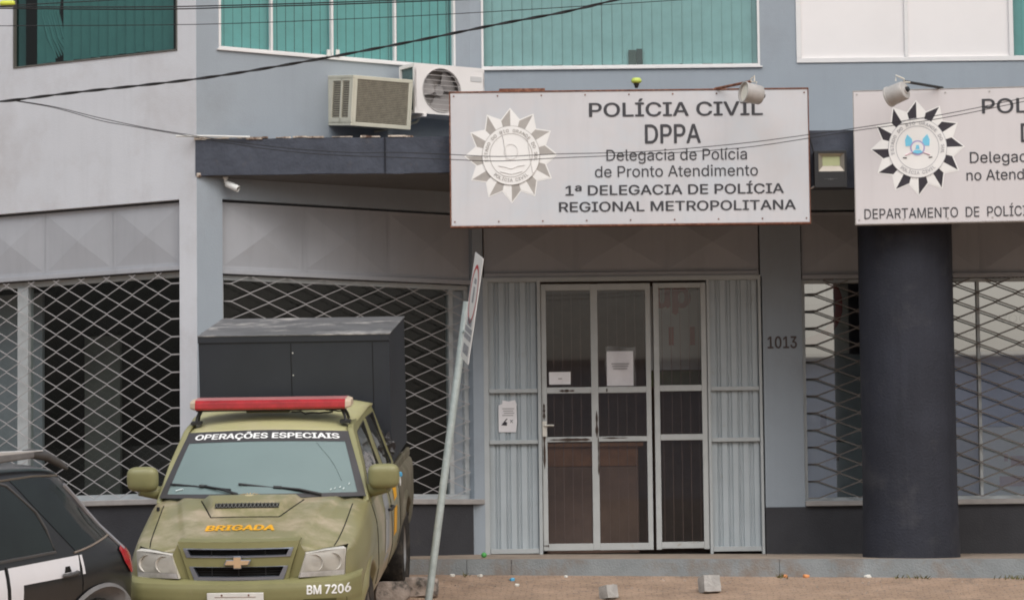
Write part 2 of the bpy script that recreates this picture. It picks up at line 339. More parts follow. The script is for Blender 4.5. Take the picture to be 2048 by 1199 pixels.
def arc_text(mb, s, cx, cz, r, a0, a1, size, y, inside=False, bold=.01):
    n = len(s)
    for i, ch in enumerate(s):
        if ch == ' ': continue
        a = a0 + (a1 - a0) * (i + .5) / n
        vs, fs = text_geo(ch, bold); w_ = (min(v.x for v in vs) + max(v.x for v in vs)) / 2
        rot = a - math.pi / 2 if not inside else a + math.pi / 2
        px, pz = cx + r * math.cos(a), cz + r * math.sin(a)
        out = []
        for v in vs:
            lx, lz = (v.x - w_) * size, (v.y - CAP / 2) * size
            out.append((px + lx * math.cos(rot) - lz * math.sin(rot), y - v.z * .0004, pz + lx * math.sin(rot) + lz * math.cos(rot)))
        mb.mesh(out, fs)

# ================================================================ GROUND
TAN10 = math.tan(R(10))
def sstep(a, b_, x):
    t_ = max(0, min(1, (x - a) / (b_ - a))); return t_ * t_ * (3 - 2 * t_)
def ground_z(x, y):
    z = -.2 - .0173 * max(-1.0, min(6, x + .86)) * (1 if x > -.86 else 0)
    d = -1.9 - y
    z -= TAN10 * min(max(d, 0), 4.9) + math.tan(R(7)) * min(max(d - 4.9, 0), 3.4) + .03 * min(max(d - 8.3, 0), 12)
    return z + .16 * sstep(-2.8, -3.3, x) * sstep(-4.5, -6.0, y)
g = MB()
xs = [-60, -30, -15, -9] + [-6 + .3 * i for i in range(37)] + [6, 9, 15, 30, 60]
ys = [-1.9 - .15 * i for i in range(60)] + [-12, -14, -17, -20, -25, -30, -40, -60, -90]
rnd = random.Random(3)
jit = lambda x, y: (rnd.random() - .5) * .012 if -6 < x < 6 and -11 < y < -2 else 0
vv = [(x, y, ground_z(x, y) + jit(x, y)) for y in ys for x in xs]; nx = len(xs)
g.mesh(vv, [(j * nx + i, j * nx + i + 1, (j + 1) * nx + i + 1, (j + 1) * nx + i) for j in range(len(ys) - 1) for i in range(nx - 1)])
struct(g.build('ground', gm, smooth=60))
# raised ledge in front of the building and its kerb
def ledge_top(x): return -.072 - .0107 * max(0, min(6.5, x + .86))
def ledge_back(x): return -.012 - .009 * max(0, min(6.5, x + .3))
lx = [-9, -5, -2.8, -.86, -.3, 1, 2.3, 4, 6, 9]
g = MB()
for a, b_ in zip(lx, lx[1:]):
    g.quad((a, -1.78, ledge_top(a) - .002), (b_, -1.78, ledge_top(b_) - .002), (b_, .3, ledge_back(b_)), (a, .3, ledge_back(a)))
struct(g.build('ledge', FLOOR))
g = MB()
cuts = [-9, -6.4, -4.2, -2.1, -.41, -.03, 2.245, 4.6, 6.8, 9]
for a, b_ in zip(cuts, cuts[1:]):
    a += .002; b_ -= .002; n = 6
    for i in range(n):
        p, q = a + (b_ - a) * i / n, a + (b_ - a) * (i + 1) / n
        g.hexa([(p, -1.91, -.5), (q, -1.91, -.5), (q, -1.76, -.5), (p, -1.76, -.5)], [(p, -1.9, ledge_top(p)), (q, -1.9, ledge_top(q)), (q, -1.76, ledge_top(q) + .004), (p, -1.76, ledge_top(p) + .004)])
struct(g.build('kerb', KERB))

# ================================================================ BUILDING
K = Vector((-2.73, -1.5, 0)); E1 = Vector((-.36, 0, 0))
def facet(o, u):
    u = Vector(u).normalized(); yin = Vector((-u.y, u.x, 0))
    M = Matrix(((u.x, yin.x, 0, o[0]), (u.y, yin.y, 0, o[1]), (0, 0, 1, 0), (0, 0, 0, 1))); return M
FA = facet(K, (math.cos(R(30)), -math.sin(R(30)), 0))     # left wing, u runs to the corner (u<0)
FB = facet(K, E1 - K)                                      # slanted wing right of the corner
FC = facet((0, 0, 0), (1, 0, 0))                           # main front
LB = (E1 - K).length
def fp(F, x, y, d=0):
    """photo pixel -> (u, z) on facet F, d metres proud of it"""
    n = (F.to_3x3() @ Vector((0, -1, 0))); p0 = F.translation + n * d
    q = F.inverted() @ hit(x, y, p0, n); return q.x, q.z
BLD = thing('office_building', 'grey two-storey building with slate canopy, shop grilles and teal upstairs windows behind the vehicles', 'building')
def wall(F, u0, u1, z0, z1, holes, m, th=.18):
    us = sorted({u0, u1} | {h[i] for h in holes for i in (0, 1) if u0 < h[i] < u1}); zs = sorted({z0, z1} | {h[i] for h in holes for i in (2, 3) if z0 < h[i] < z1})
    ins = lambda u, z: any(h[0] < u < h[1] and h[2] < z < h[3] for h in holes)
    g = MB()
    solid = {}
    for i in range(len(us) - 1):
        for j in range(len(zs) - 1): solid[i, j] = not ins((us[i] + us[i + 1]) / 2, (zs[j] + zs[j + 1]) / 2)
    for (i, j), s_ in solid.items():
        if not s_: continue
        a, b_, c, d = us[i], us[i + 1], zs[j], zs[j + 1]
        g.quad((a, 0, c), (b_, 0, c), (b_, 0, d), (a, 0, d)); g.quad((b_, th, c), (a, th, c), (a, th, d), (b_, th, d))
        if not solid.get((i - 1, j)): g.quad((a, 0, c), (a, 0, d), (a, th, d), (a, th, c))
        if not solid.get((i + 1, j)): g.quad((b_, 0, c), (b_, th, c), (b_, th, d), (b_, 0, d))
        if not solid.get((i, j - 1)): g.quad((a, 0, c), (a, th, c), (b_, th, c), (b_, 0, c))
        if not solid.get((i, j + 1)): g.quad((a, 0, d), (b_, 0, d), (b_, th, d), (a, th, d))
    return g.build('wall', m, BLD, M=F)
def fbox(F, name, m, u0, u1, y0, y1, z0, z1, parent=None, bevel=0):
    return MB().box(u0, u1, y0, y1, z0, z1).build(name, m, parent or BLD, bevel, M=F)
ZT = 6.6
# --- window sizes read on each facet
aw0, aw1 = fp(FA, 27, 138)[0], fp(FA, 355, 100)[0]; awz = (fp(FA, 27, 138)[1] + fp(FA, 355, 100)[1]) / 2
ar1 = fp(FA, 359, 500)[0]; aft = (fp(FA, 10, 429)[1] + fp(FA, 355, 397)[1]) / 2; afb = (fp(FA, 10, 553)[1] + fp(FA, 355, 529)[1]) / 2; asl = fp(FA, 260, 998)[1]
bw0, bw1 = fp(FB, 437, 60)[0], fp(FB, 910, 60)[0]; bwz = (fp(FB, 437, 98)[1] + fp(FB, 800, 127)[1]) / 2
br0, br1 = fp(FB, 445, 480)[0], fp(FB, 946, 700)[0]; bft = (fp(FB, 450, 398)[1] + fp(FB, 890, 424)[1]) / 2; bfb = (fp(FB, 450, 534)[1] + fp(FB, 900, 559)[1]) / 2; bsl = fp(FB, 900, 997)[1]
cw0, cw1 = fp(FC, 962, 60)[0], fp(FC, 1519, 60)[0]; cwz = fp(FC, 1240, 135)[1]
dw0 = fp(FC, 1592, 60)[0]; dwz = fp(FC, 1800, 124)[1]
do0, do1 = fp(FC, 968, 800)[0], fp(FC, 1525, 800)[0]; cfb = fp(FC, 1240, 542)[1]; cft = bft
dr0 = fp(FC, 1605, 700)[0]; dfb = fp(FC, 1660, 547)[1]; dsl = fp(FC, 1660, 1000)[1]
print('A', aw0, aw1, awz, ar1, aft, afb, asl); print('B', bw0, bw1, bwz, br0, br1, bft, bfb, bsl, LB); print('C', cw0, cw1, cwz, dw0, dwz, do0, do1, cfb, dr0, dfb, dsl)
DL = 7.2
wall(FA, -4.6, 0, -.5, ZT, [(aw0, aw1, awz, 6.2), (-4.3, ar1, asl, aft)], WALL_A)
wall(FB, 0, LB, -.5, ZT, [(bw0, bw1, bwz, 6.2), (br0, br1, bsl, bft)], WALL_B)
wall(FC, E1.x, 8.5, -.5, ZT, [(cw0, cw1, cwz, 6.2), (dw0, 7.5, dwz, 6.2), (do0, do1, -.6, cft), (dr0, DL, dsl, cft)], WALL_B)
# shell so the rooms inside are dark
AE = FA @ Vector((-4.6, 0, 0))
g = MB(); pl = [(AE.x, AE.y), (AE.x, 5.5), (8.5, 5.5), (8.5, 0)]
for a, b_ in zip(pl, pl[1:]): g.quad((a[0], a[1] + .02, -.5), (b_[0], b_[1] + .02, -.5), (b_[0], b_[1] + .02, ZT), (a[0], a[1] + .02, ZT))
g.build('outer_wall', WALL_B, BLD)
pp = [(AE.x, AE.y + .19), (K.x, K.y + .22), (E1.x, .19), (8.5, .19), (8.5, 5.5), (AE.x, 5.5)]
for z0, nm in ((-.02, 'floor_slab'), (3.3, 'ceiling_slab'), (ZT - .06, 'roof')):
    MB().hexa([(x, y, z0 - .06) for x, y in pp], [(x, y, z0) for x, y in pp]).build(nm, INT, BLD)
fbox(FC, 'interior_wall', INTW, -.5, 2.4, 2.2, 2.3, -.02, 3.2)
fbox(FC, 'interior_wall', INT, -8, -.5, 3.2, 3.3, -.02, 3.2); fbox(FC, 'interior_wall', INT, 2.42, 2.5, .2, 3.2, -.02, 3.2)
fbox(FC, 'interior_wall', INT, -.42, -.34, .25, 3.2, -.02, 3.2)
# plinths (dark painted base band)
fbox(FA, 'plinth', PLINTH, -4.6, ar1, -.012, .02, -.45, asl - .045)
fbox(FB, 'plinth', PLINTH, br0, LB - .02, -.012, .02, -.45, bsl - .05)
fbox(FC, 'plinth', PLINTH, do1 + .01, 8.5, -.012, .02, -.45, dsl - .055)
for F, a, b_, z in ((FA, -4.3, ar1, asl), (FB, br0, br1 + .1, bsl), (FC, dr0, DL, dsl)):
    fbox(F, 'window_sill', SILL, a, b_, -.05, .17, z - .05, z - .002, bevel=.006)

# --- embossed fascia panels over the shop windows
def fascia(F, u0, u1, z0, z1, n, y=.05, m=FASCIA, bounds=None, h=.035):
    bounds = bounds or [u0 + (u1 - u0) * i / n for i in range(n + 1)]
    for a, b_ in zip(bounds, bounds[1:]):
        if b_ - a < .02: continue
        a += .0012; b_ -= .0012; e = .03; g = MB()
        o = [(a, y, z0), (b_, y, z0), (b_, y, z1), (a, y, z1)]; i_ = [(a + e, y, z0 + e), (b_ - e, y, z0 + e), (b_ - e, y, z1 - e), (a + e, y, z1 - e)]
        for k in range(4): g.quad(o[k], o[(k + 1) % 4], i_[(k + 1) % 4], i_[k])
        ap = ((a + b_) / 2, y - h, (z0 + z1) / 2)
        for k in range(4): g.quad(i_[k], i_[(k + 1) % 4], ap)
        g.build('fascia_panel', m, BLD, M=F, fix=False)
    MB().box(u0, u1, y - .03, y + .02, z0 - .045, z0 - .004).build('fascia_rail', m, BLD, .004, M=F)
    MB().box(u0, u1, y + .012, y + .03, z0, z1).build('fascia_backing', m, BLD, M=F)
pA = .0
bA = [ar1 - .755 * k for k in range(6)][::-1]; bA[-1] = ar1 - .005
bA = [max(x, -4.29) for x in bA]
fascia(FA, bA[0], ar1 - .005, afb, aft - .02, 5, bounds=bA, h=.022)
bB = [br0 + .005, fp(FB, 610, 480)[0], fp(FB, 780, 480)[0], br1]
fascia(FB, br0 + .005, br1, bfb, bft - .02, 3, bounds=bB)
fascia(FC, do0 + .01, do1 - .01, cfb, cft - .02, 3)
dd = [dr0 + .01] + [dr0 + .83 * k for k in range(1, 7)] + [DL]
fascia(FC, dr0 + .01, DL, dfb, cft - .02, 7, bounds=dd)

# --- diamond grilles
def grille(F, u0, u1, z0, z1, y, m, pu=.185, pz=.0775, r=.0044, stub=.09, phase=0):
    g = MB(); cols = [u0 + stub + pu * k for k in range(int((u1 - u0 - stub) / pu) + 1)]
    n = int((z1 - z0) / pz) + 2
    for j in range(-1, n):
        pts = [(u0, (z0 + j * pz + pz / 2) + (pz / 2 if (j + phase) % 2 else -pz / 2))]
        for k, u in enumerate(cols):
            up = ((j + k + phase) % 2 == 1); pts.append((u, z0 + j * pz + pz / 2 + (pz / 2 - r * .6 if up else -pz / 2 + r * .6)))
        pts.append((u1, pts[-1][1]))
        # clip to the opening
        for a, b_ in zip(pts, pts[1:]):
            (ua, za), (ub, zb) = a, b_
            if max(za, zb) < z0 or min(za, zb) > z1: continue
            def cl(p, q):
                if p[1] < z0: k_ = (z0 - p[1]) / (q[1] - p[1]); return (p[0] + (q[0] - p[0]) * k_, z0)
                if p[1] > z1: k_ = (z1 - p[1]) / (q[1] - p[1]); return (p[0] + (q[0] - p[0]) * k_, z1)
                return p
            a2, b2 = cl(a, b_), cl(b_, a)
            if abs(a2[0] - b2[0]) < .004: continue
            g.tube([(a2[0], y, a2[1]), (b2[0], y, b2[1])], r, 4, roll=math.pi / 4)
    return g.build('window_grille', m, BLD, M=F, fix=False)
def frame_rect(F, name, m, u0, u1, z0, z1, y0, y1, wd, mull=(), parent=None, bevel=.003, hbars=()):
    g = MB()
    g.box(u0, u1, y0, y1, z0, z0 + wd); g.box(u0, u1, y0, y1, z1 - wd, z1)
    g.box(u0, u0 + wd, y0, y1, z0 + wd, z1 - wd); g.box(u1 - wd, u1, y0, y1, z0 + wd, z1 - wd)
    for c in mull: g.box(c - wd / 2, c + wd / 2, y0 + .001, y1 - .001, z0 + wd, z1 - wd)
    return g.build(name, m, parent or BLD, bevel, M=F, fix=False)
def pane(F, u0, u1, z0, z1, y, m, parent):
    return MB().quad((u0, y, z0), (u1, y, z0), (u1, y, z1), (u0, y, z1)).build('pane', m, parent, M=F)
def blinds(F, u0, u1, z0, z1, y, m, parent, pitch=.088, gaps=(), tilt=1, cover=.95):
    g = MB(); u = u0; k = 0; rr = random.Random(int(u0 * 100))
    while u < u1:
        e = min(u + pitch * (cover if rr.random() > .1 else cover - .03), u1); s_ = tilt * rr.uniform(.006, .016)
        if k not in gaps: g.quad((u, y + s_, z0 + rr.uniform(0, .012)), (e, y - s_, z0 + rr.uniform(0, .012)), (e, y - s_, z1), (u, y + s_, z1))
        u += pitch; k += 1
    return g.build('blind', m, parent, M=F, fix=False)
# shop window, left wing
am = fp(FA, 33, 700)[0]
fr = frame_rect(FA, 'shop_window', METAL, -4.3, ar1 - .004, asl, afb - .05, .10, .16, .05)
g_ = pane(FA, am, ar1 - .03, asl, afb - .05, .13, CLEAR, fr); pane(FA, -4.28, am, asl, afb - .05, .135, CLEAR, fr)
fbox(FA, 'mullion', METAL, am - .06, am + .06, .09, .17, asl + .05, afb - .10, fr)
grille(FA, -4.28, ar1 - .012, asl + .01, afb - .06, .035, GRILLE, pu=.14, stub=.06)
fbox(FA, 'curtain', INTC, am + .15, am + .55, .8, .83, 0, 2.0); fbox(FA, 'curtain', mat('pale_blue_curtain', (.34, .35, .38), .8, .2), -4.2, am - .1, .5, .53, 0, 2.4)
fbox(FA, 'counter', INT, -2.5, -.6, 1.0, 1.4, 0, 1.0)
# shop window, slanted wing
bm_ = fp(FB, 912, 750)[0]
fr = frame_rect(FB, 'shop_window', METAL, br0 + .004, br1, bsl, bfb - .05, .08, .14, .045, mull=(bm_,))
pane(FB, br0 + .03, bm_, bsl, bfb - .05, .11, CLEAR, fr)
MB().box(bm_ + .03, br1 - .04, .12, .14, bsl + .045, bfb - .1).build('infill_panel', WALL_B, fr, M=FB)
grille(FB, br0 + .012, br1 - .02, bsl + .01, bfb - .06, .035, GRILLE)
# shop window right of the door
fr = frame_rect(FC, 'shop_window', METAL, dr0 + .004, DL, dsl, dfb - .05, .06, .14, .03, mull=(fp(FC, 1962, 800)[0], 5.6))
pane(FC, dr0 + .03, DL, dsl, dfb - .05, .10, MIRGL, fr)
grille(FC, dr0 + .03, DL - .03, dsl + .02, dfb - .06, .02, GRILLED, stub=.10, r=.0075)

# --- upstairs windows
def up_window(F, u0, u1, z0, z1, glassm, mulls, blindm, by=.085, framem=WHITE, wd=.035, gaps=(), pitch=.088, tilt=1, cover=.95):
    fr = frame_rect(F, 'window', framem, u0, u1, z0, z1, -.01, .06, wd, mulls)
    pane(F, u0 + .01, u1 - .01, z0 + .01, z1 - .01, .03, glassm, fr)
    if blindm: blinds(F, u0 + .01, u1 - .01, z0 + .03, z1, by, blindm, fr, pitch, gaps, tilt, cover)
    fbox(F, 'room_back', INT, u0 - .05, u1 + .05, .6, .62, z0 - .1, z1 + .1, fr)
    return fr
WD2 = mat('dark_slim_frame', (.12, .12, .11), .5, .4)
fa = up_window(FA, aw0, aw1, awz, 6.2, TEALD, (), BLINDG, framem=WD2, wd=.012, gaps=(0, 1, 4, 17), pitch=.1, tilt=-1)
g = MB()                                    # crumpled curtain hanging in the left half
for k in range(7):
    px_, sh = 78 + k * 5, 20
    pts = [(fp(FA, px_ + 3 * math.sin(k), 0)[0], .11 + .02 * math.sin(k * 2), 5.1), (fp(FA, px_ - 6, 45)[0], .10, awz + .48), (fp(FA, px_ + 8, 85)[0], .09 + .01 * (k % 2), awz + .25), (fp(FA, px_ + 22, 112)[0], .10, awz + .07 + .01 * k)]
    g.tube(pts, [.03, .02, .022, .008], 5)
g.build('curtain', BLINDG, fa, smooth=60, M=FA)
fb = up_window(FB, bw0, bw1, bwz, 6.2, TEAL, (fp(FB, 543, 50)[0], fp(FB, 664, 50)[0], fp(FB, 790, 50)[0]), BLIND, wd=.022, tilt=-.3, cover=.99)
for px_ in (655, 673):
    u, z = fp(FB, px_, 107); fbox(FB, 'latch', CAMW, u - .018, u + .018, -.03, -.012, z - .03, z + .03, fb, .004)
fc = up_window(FC, cw0, cw1, cwz, 6.2, TEALG, (), BLINDG, gaps=(), pitch=.092, wd=.022, tilt=.5, cover=.978)
u, z = fp(FC, 1264, 118); fbox(FC, 'box_on_sill', INTC, u - .03, u + .04, .06, .12, cwz + .03, cwz + .17, fc); fbox(FC, 'box_on_sill', DGREY, u + .045, u + .10, .06, .12, cwz + .03, cwz + .18, fc)
fd = frame_rect(FC, 'window', WHITE, dw0, 7.5, dwz, 6.2, -.012, .06, .045, ())
dm = [fp(FC, 1812, 60)[0], fp(FC, 2022, 60)[0]]
for a, e in ((dm[0], .016), (dm[1], .02)): MB().box(a - e, a + e, -.011, .05, dwz + .045, 6.15).build('mullion', WHITE, fd, .003)
MB().box(dw0 + .03, dm[1], .012, .03, dwz + .02, 6.18).build('white_board', WPANEL, fd)
pane(FC, dm[1] + .02, 7.48, dwz + .02, 6.18, .03, TEAL, fd); blinds(FC, dm[1] + .03, 7.45, dwz + .03, 6.2, .12, BLIND, fd)
# thin cornice line above ground: concrete sills
for F, a, b_, z in ((FB, bw0 - .02, bw1 + .02, bwz), (FC, cw0 - .02, cw1 + .02, cwz)):
    fbox(F, 'window_ledge', WHITE, a, b_, -.02, .0, z - .014, z - .001)

# --- canopy
DARKC = mat('crack_dark', (.02, .02, .025), .9, .2)
CT, CB = 3.60, 3.275
cp = [(K.x - .01, K.y), (9, K.y), (9, .02), (E1.x, .02), (K.x + .02, K.y + .03)]
g = MB()
top = [(K.x - .01 + (9 - K.x) * i / 60, K.y - .002 - .012 * random.random(), 0) for i in range(61)]
bot = [(x, y, CB + random.uniform(-.006, .006)) for x, y, _ in top] + [(9, .02, CB), (E1.x, .02, CB), (K.x + .02, K.y + .05, CB)]
tp = [(x, y, CT + random.uniform(-.01, .008)) for x, y, _ in top] + [(9, .02, CT), (E1.x, .02, CT), (K.x + .02, K.y + .05, CT)]
g.hexa(bot, tp); g.build('canopy', SLAB, BLD)
MB().hexa([(x, y, CB - .006) for x, y in cp[1:4]] + [(K.x + .06, K.y + .06, CB - .006), (K.x + .1, K.y + .02, CB - .006)], [(x, y, CB + .01) for x, y in cp[1:4]] + [(K.x + .06, K.y + .06, CB + .01), (K.x + .1, K.y + .02, CB + .01)]).build('canopy_soffit', SOFFIT, BLD)
MB().box(.5, 9, K.y - .03, K.y + .12, 3.10, CT + .004).build('canopy_beam', SLAB, BLD)
MB().box(atY(770, 300, K.y).x - .004, atY(770, 300, K.y).x + .004, K.y - .018, K.y, CB + .01, CT - .01).build('canopy_crack', DARKC, BLD)
g = MB(); x = K.x - .02; rr = random.Random(5)
while x < -.9:
    l_ = rr.uniform(.02, .16); g.box(x, x + l_, K.y - .016 + rr.uniform(0, .01), K.y + .05, CT - rr.uniform(.0, .016), CT + rr.uniform(.002, .012)); x += l_ + rr.choice((0, 0, .02, .07))
g.build('chipped_edge', CHIP, BLD)
p = atY(395, 343, K.y - .02); MB().box(p.x - .012, p.x + .03, K.y - .010, K.y + .03, CB - .015, CB + .025).build('chipped_corner', CHIP, BLD, .01)
# --- round column
cxl, cxr = atY(1720, 700, -1.05), atY(1908, 700, -1.05); ccx = (cxl.x + cxr.x) / 2; crad = (cxr.x - cxl.x) / 2
g = MB(); g.lathe([(crad + .012, -.3), (crad + .012, .02), (crad + .004, .3), (crad, .5), (crad, 3.29)], T3((ccx, -1.05, 0)), 48); g.build('column', COLPAINT, BLD, smooth=40)
# --- house number
g = MB(); a = fp(FC, 1535, 697); b_ = fp(FC, 1594, 697)
put_text(g, '1013', a[0], b_[0], a[1] + .005, .105, -.006, .02); g.build('house_number', mat('rust_brown_number', (.10, .08, .077), .7, .3), BLD)

# --- door bay (recessed 4 cm)
DY = .05
def dz(y): return fp(FC, 1240, y, -DY)[1]
def du(x, y=820): return fp(FC, x, y, -DY)[0]
fz0 = dz(1103)
door_frame = MB(); 
for a, b_ in ((968, 978), (1076, 1083), (1416, 1422), (1519, 1528)): door_frame.box(du(a), du(b_), DY - .05, DY + .05, fz0 - .05, dz(556))
door_frame.box(du(968), du(1528), DY - .049, DY + .05, dz(562), dz(553))
door_frame.build('door_surround', METAL, BLD, .003, fix=False)
fbox(FC, 'shutter_box', PLINTH, do0 + .01, do1 - .01, .085, .2, dz(553.5), cfb + .02)
g = MB()
for k in range(9):
    a = do0 + .05 + k * .28
    g.tube([(a, .06, dz(552)), (a + .14, .06, dz(545)), (a + .28, .06, dz(552))], .0045, 4)
g.build('shutter_edge', GRILLED, BLD)
def corrugated(x0, x1, z0, z1, name='corrugated_panel'):
    g = MB(); pitch = (x1 - x0) / 4.6; prof = []; u = x0
    while u < x1:
        for f_, dpt in ((0, 0), (.50, 0), (.56, .014), (.66, .014), (.70, 0), (.78, 0), (.82, .014), (.94, .014)):
            if u + f_ * pitch < x1: prof.append((u + f_ * pitch, DY + dpt))
        u += pitch
    prof.append((x1, DY))
    for (a, ya), (b_, yb) in zip(prof, prof[1:]): g.quad((a, ya, z0), (b_, yb, z0), (b_, yb, z1), (a, ya, z1))
    return g.build(name, CORR, BLD, fix=False)
for a, b_ in ((978, 1076), (1422, 1519)):
    corrugated(du(a), du(b_), fz0, dz(560))
    for y0, y1 in ((775, 783), (877, 885), (1094, 1104)): MB().box(du(a) + .002, du(b_) - .002, DY - .035, DY - .003, dz(y1), dz(y0)).build('cross_rail', METAL, BLD, .002)
def leaf(x0, x1, mids, stile, name, ys):
    g = MB(); st = stile
    g.box(du(x0), du(x0 + st), DY - .03, DY + .02, dz(1099), dz(567)); g.box(du(x1 - st), du(x1), DY - .03, DY + .02, dz(1099), dz(567))
    for m_ in mids: g.box(du(m_ - 7), du(m_ + 7), DY - .029, DY + .019, dz(1098.5), dz(567.5))
    for y0, y1 in ys:
        edges = [x0 + st] + [e for m_ in mids for e in (m_ - 7, m_ + 7)] + [x1 - st]
        for a, b_ in zip(edges[::2], edges[1::2]): g.box(du(a), du(b_), DY - .028, DY + .018, dz(y1), dz(y0))
    o = g.build(name, DOORM, BLD, .003, fix=False)
    cols_ = [x0 + st] + list(mids) + [x1 - st]; rows = [579, 779, 876, 1092]
    for i in range(len(cols_) - 1):
        for j in range(3): MB().quad((du(cols_[i]), DY, dz(rows[j + 1])), (du(cols_[i + 1]), DY, dz(rows[j + 1])), (du(cols_[i + 1]), DY, dz(rows[j])), (du(cols_[i]), DY, dz(rows[j]))).build('pane', DOORG, o)
    return o
YS = ((567, 580), (773, 785), (872, 882), (1085, 1099))
d1 = leaf(1084, 1303, (1190,), 10, 'door', YS); d2 = leaf(1309, 1415, (), 11, 'door', ((567, 577), (771, 783), (869, 881), (1084, 1097)))
g = MB(); hx, hz = du(1089, 849), dz(849)
g.box(hx - .02, hx + .02, DY - .045, DY - .03, hz - .1, hz + .04); g.tube([(hx, DY - .04, hz), (hx, DY - .075, hz), (hx + .085, DY - .075, hz - .002)], .009, 8); g.build('door_handle', BRASS, d1, smooth=50)
# peeled patches of bare dark metal along the lock stile and rails
PEEL = mat('bare_rusty_metal', (.07, .05, .042), .8, .3, var=.3, vscale=20)
g = MB(); rr = random.Random(9)
def patch(px0, px1, py0, py1, n=9, y=DY - .0335):
    up, lo = [], []
    for k in range(n + 1):
        f_ = k / n
        if abs(px1 - px0) > abs(py1 - py0):
            x = px0 + (px1 - px0) * f_; m_ = (py0 + py1) / 2; h = abs(py1 - py0) / 2 * (rr.uniform(.15, 1) if 0 < k < n else .05)
            up.append((du(x), y, dz(m_ - h))); lo.append((du(x), y, dz(m_ + h)))
        else:
            yy = py0 + (py1 - py0) * f_; m_ = (px0 + px1) / 2; h = abs(px1 - px0) / 2 * (rr.uniform(.35, 1) if 0 < k < n else .05)
            up.append((du(m_ - h), y, dz(yy))); lo.append((du(m_ + h), y, dz(yy)))
    for k in range(n): g.quad(lo[k], lo[k + 1], up[k + 1], up[k])
for a in ((1085, 1091, 805, 838), (1085, 1091, 858, 936), (1098, 1180, 874, 881), (1202, 1255, 873, 877), (1118, 1150, 777, 783), (1212, 1216, 776, 783), (1084, 1095, 1086, 1092), (1194, 1197, 870, 950), (1190, 1196, 820, 875)): patch(*a)
g.build('bare_patch', PEEL, d1)
# inside the doorway: vertical rods, counter and a sheet standing for a mirrored street sign
g = MB()
for k in range(20): x = du(1090) + k * .083; g.tube([(x, .1, 0), (x, .1, 2.5)], .0026, 4)
g.build('inner_rod', mat('rod_brown', (.24, .16, .14), .6, .4), BLD)
desk = thing('reception_desk', 'orange-brown wooden reception desk seen dimly through the glass door', 'desk', (1.05, .75, -.02))
MB().box(-.75, .1, -.2, .25, 0, .80).build('desk_body', INTW, desk, .01); MB().box(-.75, .1, -.205, .25, .802, 1.0).build('desk_front', WOOD, desk, .01); MB().box(-.8, .15, -.25, .3, .982, 1.02).build('desk_top', WOOD, desk, .008)
msign = thing('door_reflection', 'added sheet with large red letters standing for a street sign mirrored in the narrow door glass', 'mirrored_sign', (0, .45, 0))
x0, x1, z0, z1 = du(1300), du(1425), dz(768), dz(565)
MB().box(x0, x1, 0, .01, dz(735), z1).build('mirrored_sign_sheet', MSIGN, msign)
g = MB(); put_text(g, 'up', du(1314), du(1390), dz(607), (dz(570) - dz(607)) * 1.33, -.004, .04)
g.build('lettering', REDD, msign)
for a in (1318, 1349, 1392): MB().box(du(a - 5), du(a + 5), -.006, -.003, dz(685), dz(648)).build('red_mark', REDD, msign)
MB().box(x0, x1, -.004, .012, z0, dz(737)).build('mirrored_sign_footer', mat('olive_strip', (.13, .14, .075), .7, .3, var=.4, vscale=5), msign)
# added sheets standing for a billboard mirrored in the right shop window
mbill = thing('window_reflection', 'added white and pale-blue sheet with red arc standing for a reflection in the narrow grilled window', 'mirrored_billboard', (0, .15, 0))
def qz(y): return fp(FC, 1700, y, -.15)[1]
def qu(x, y=780): return fp(FC, x, y, -.15)[0]
MB().box(qu(1600), qu(1700), 0, .012, qz(706), qz(530)).build('mirrored_sheet', MIRW, mbill)
MB().box(qu(1600), qu(1722), 0, .012, qz(1010), qz(708)).build('mirrored_sheet', MIRL, mbill)
g = MB(); c0 = (qu(1608), qz(600))
for k in range(14):
    a0_, a1_ = R(-90 + 10 * k), R(-90 + 10 * (k + 1)); ra, rb = .30, .37
    g.quad(*[(c0[0] + r_ * math.cos(a_), -.004, c0[1] - .04 + r_ * 1.0 * math.sin(a_)) for r_, a_ in ((ra, a0_), (rb, a0_), (rb, a1_), (ra, a1_))])
g.build('red_arc', MIRR, mbill)
g = MB(); g.box(qu(1655), qu(1672), -.003, 0, qz(640), qz(545)); g.box(qu(1606), qu(1660), -.003, 0, qz(662), qz(606)); g.box(qu(1606), qu(1630), -.003, 0, qz(580), qz(548)); g.build('grey_shapes', MIRG, mbill)
g = MB(); g.box(qu(1640), qu(1652), -.003, 0, qz(855), qz(826)); g.box(qu(1646), qu(1690), -.003, 0, qz(883), qz(879)); g.box(qu(1665), qu(1675), -.003, 0, qz(920), qz(908)); g.build('dark_marks', DGREY, mbill)
mbill = thing('window_reflection', 'added pale sheet with grey writing over blue, standing for a reflection right of the dark column', 'mirrored_billboard', (0, .15, 0))
MB().box(qu(1880), qu(2110), 0, .012, qz(703), qz(530)).build('mirrored_sheet', MIRW, mbill)
MB().box(qu(1880), qu(2110), 0, .012, qz(855), qz(705)).build('mirrored_sheet', MIRB, mbill)
MB().box(qu(1880), qu(1959), 0, .012, qz(1010), qz(857)).build('mirrored_sheet', MIRG, mbill)
MB().box(qu(1961), qu(2110), -.002, .012, qz(1010), qz(857)).build('mirrored_sheet', MIRW, mbill)
g = MB()
put_text(g, 'TODA', qu(1985), qu(2052), qz(562), .085, -.004, .02); g.build('lettering', MIRK, mbill); g = MB(); put_text(g, 'VOCÊ', qu(2000), qu(2075), qz(648), .07, -.004, .02); g.build('lettering', MIRK, mbill); g = MB()
for k, y in enumerate((552, 572, 634, 668)): g.box(qu(1905), qu(1950), -.004, -.002, qz(y + 5), qz(y))
g.build('lettering', MIRK, mbill)
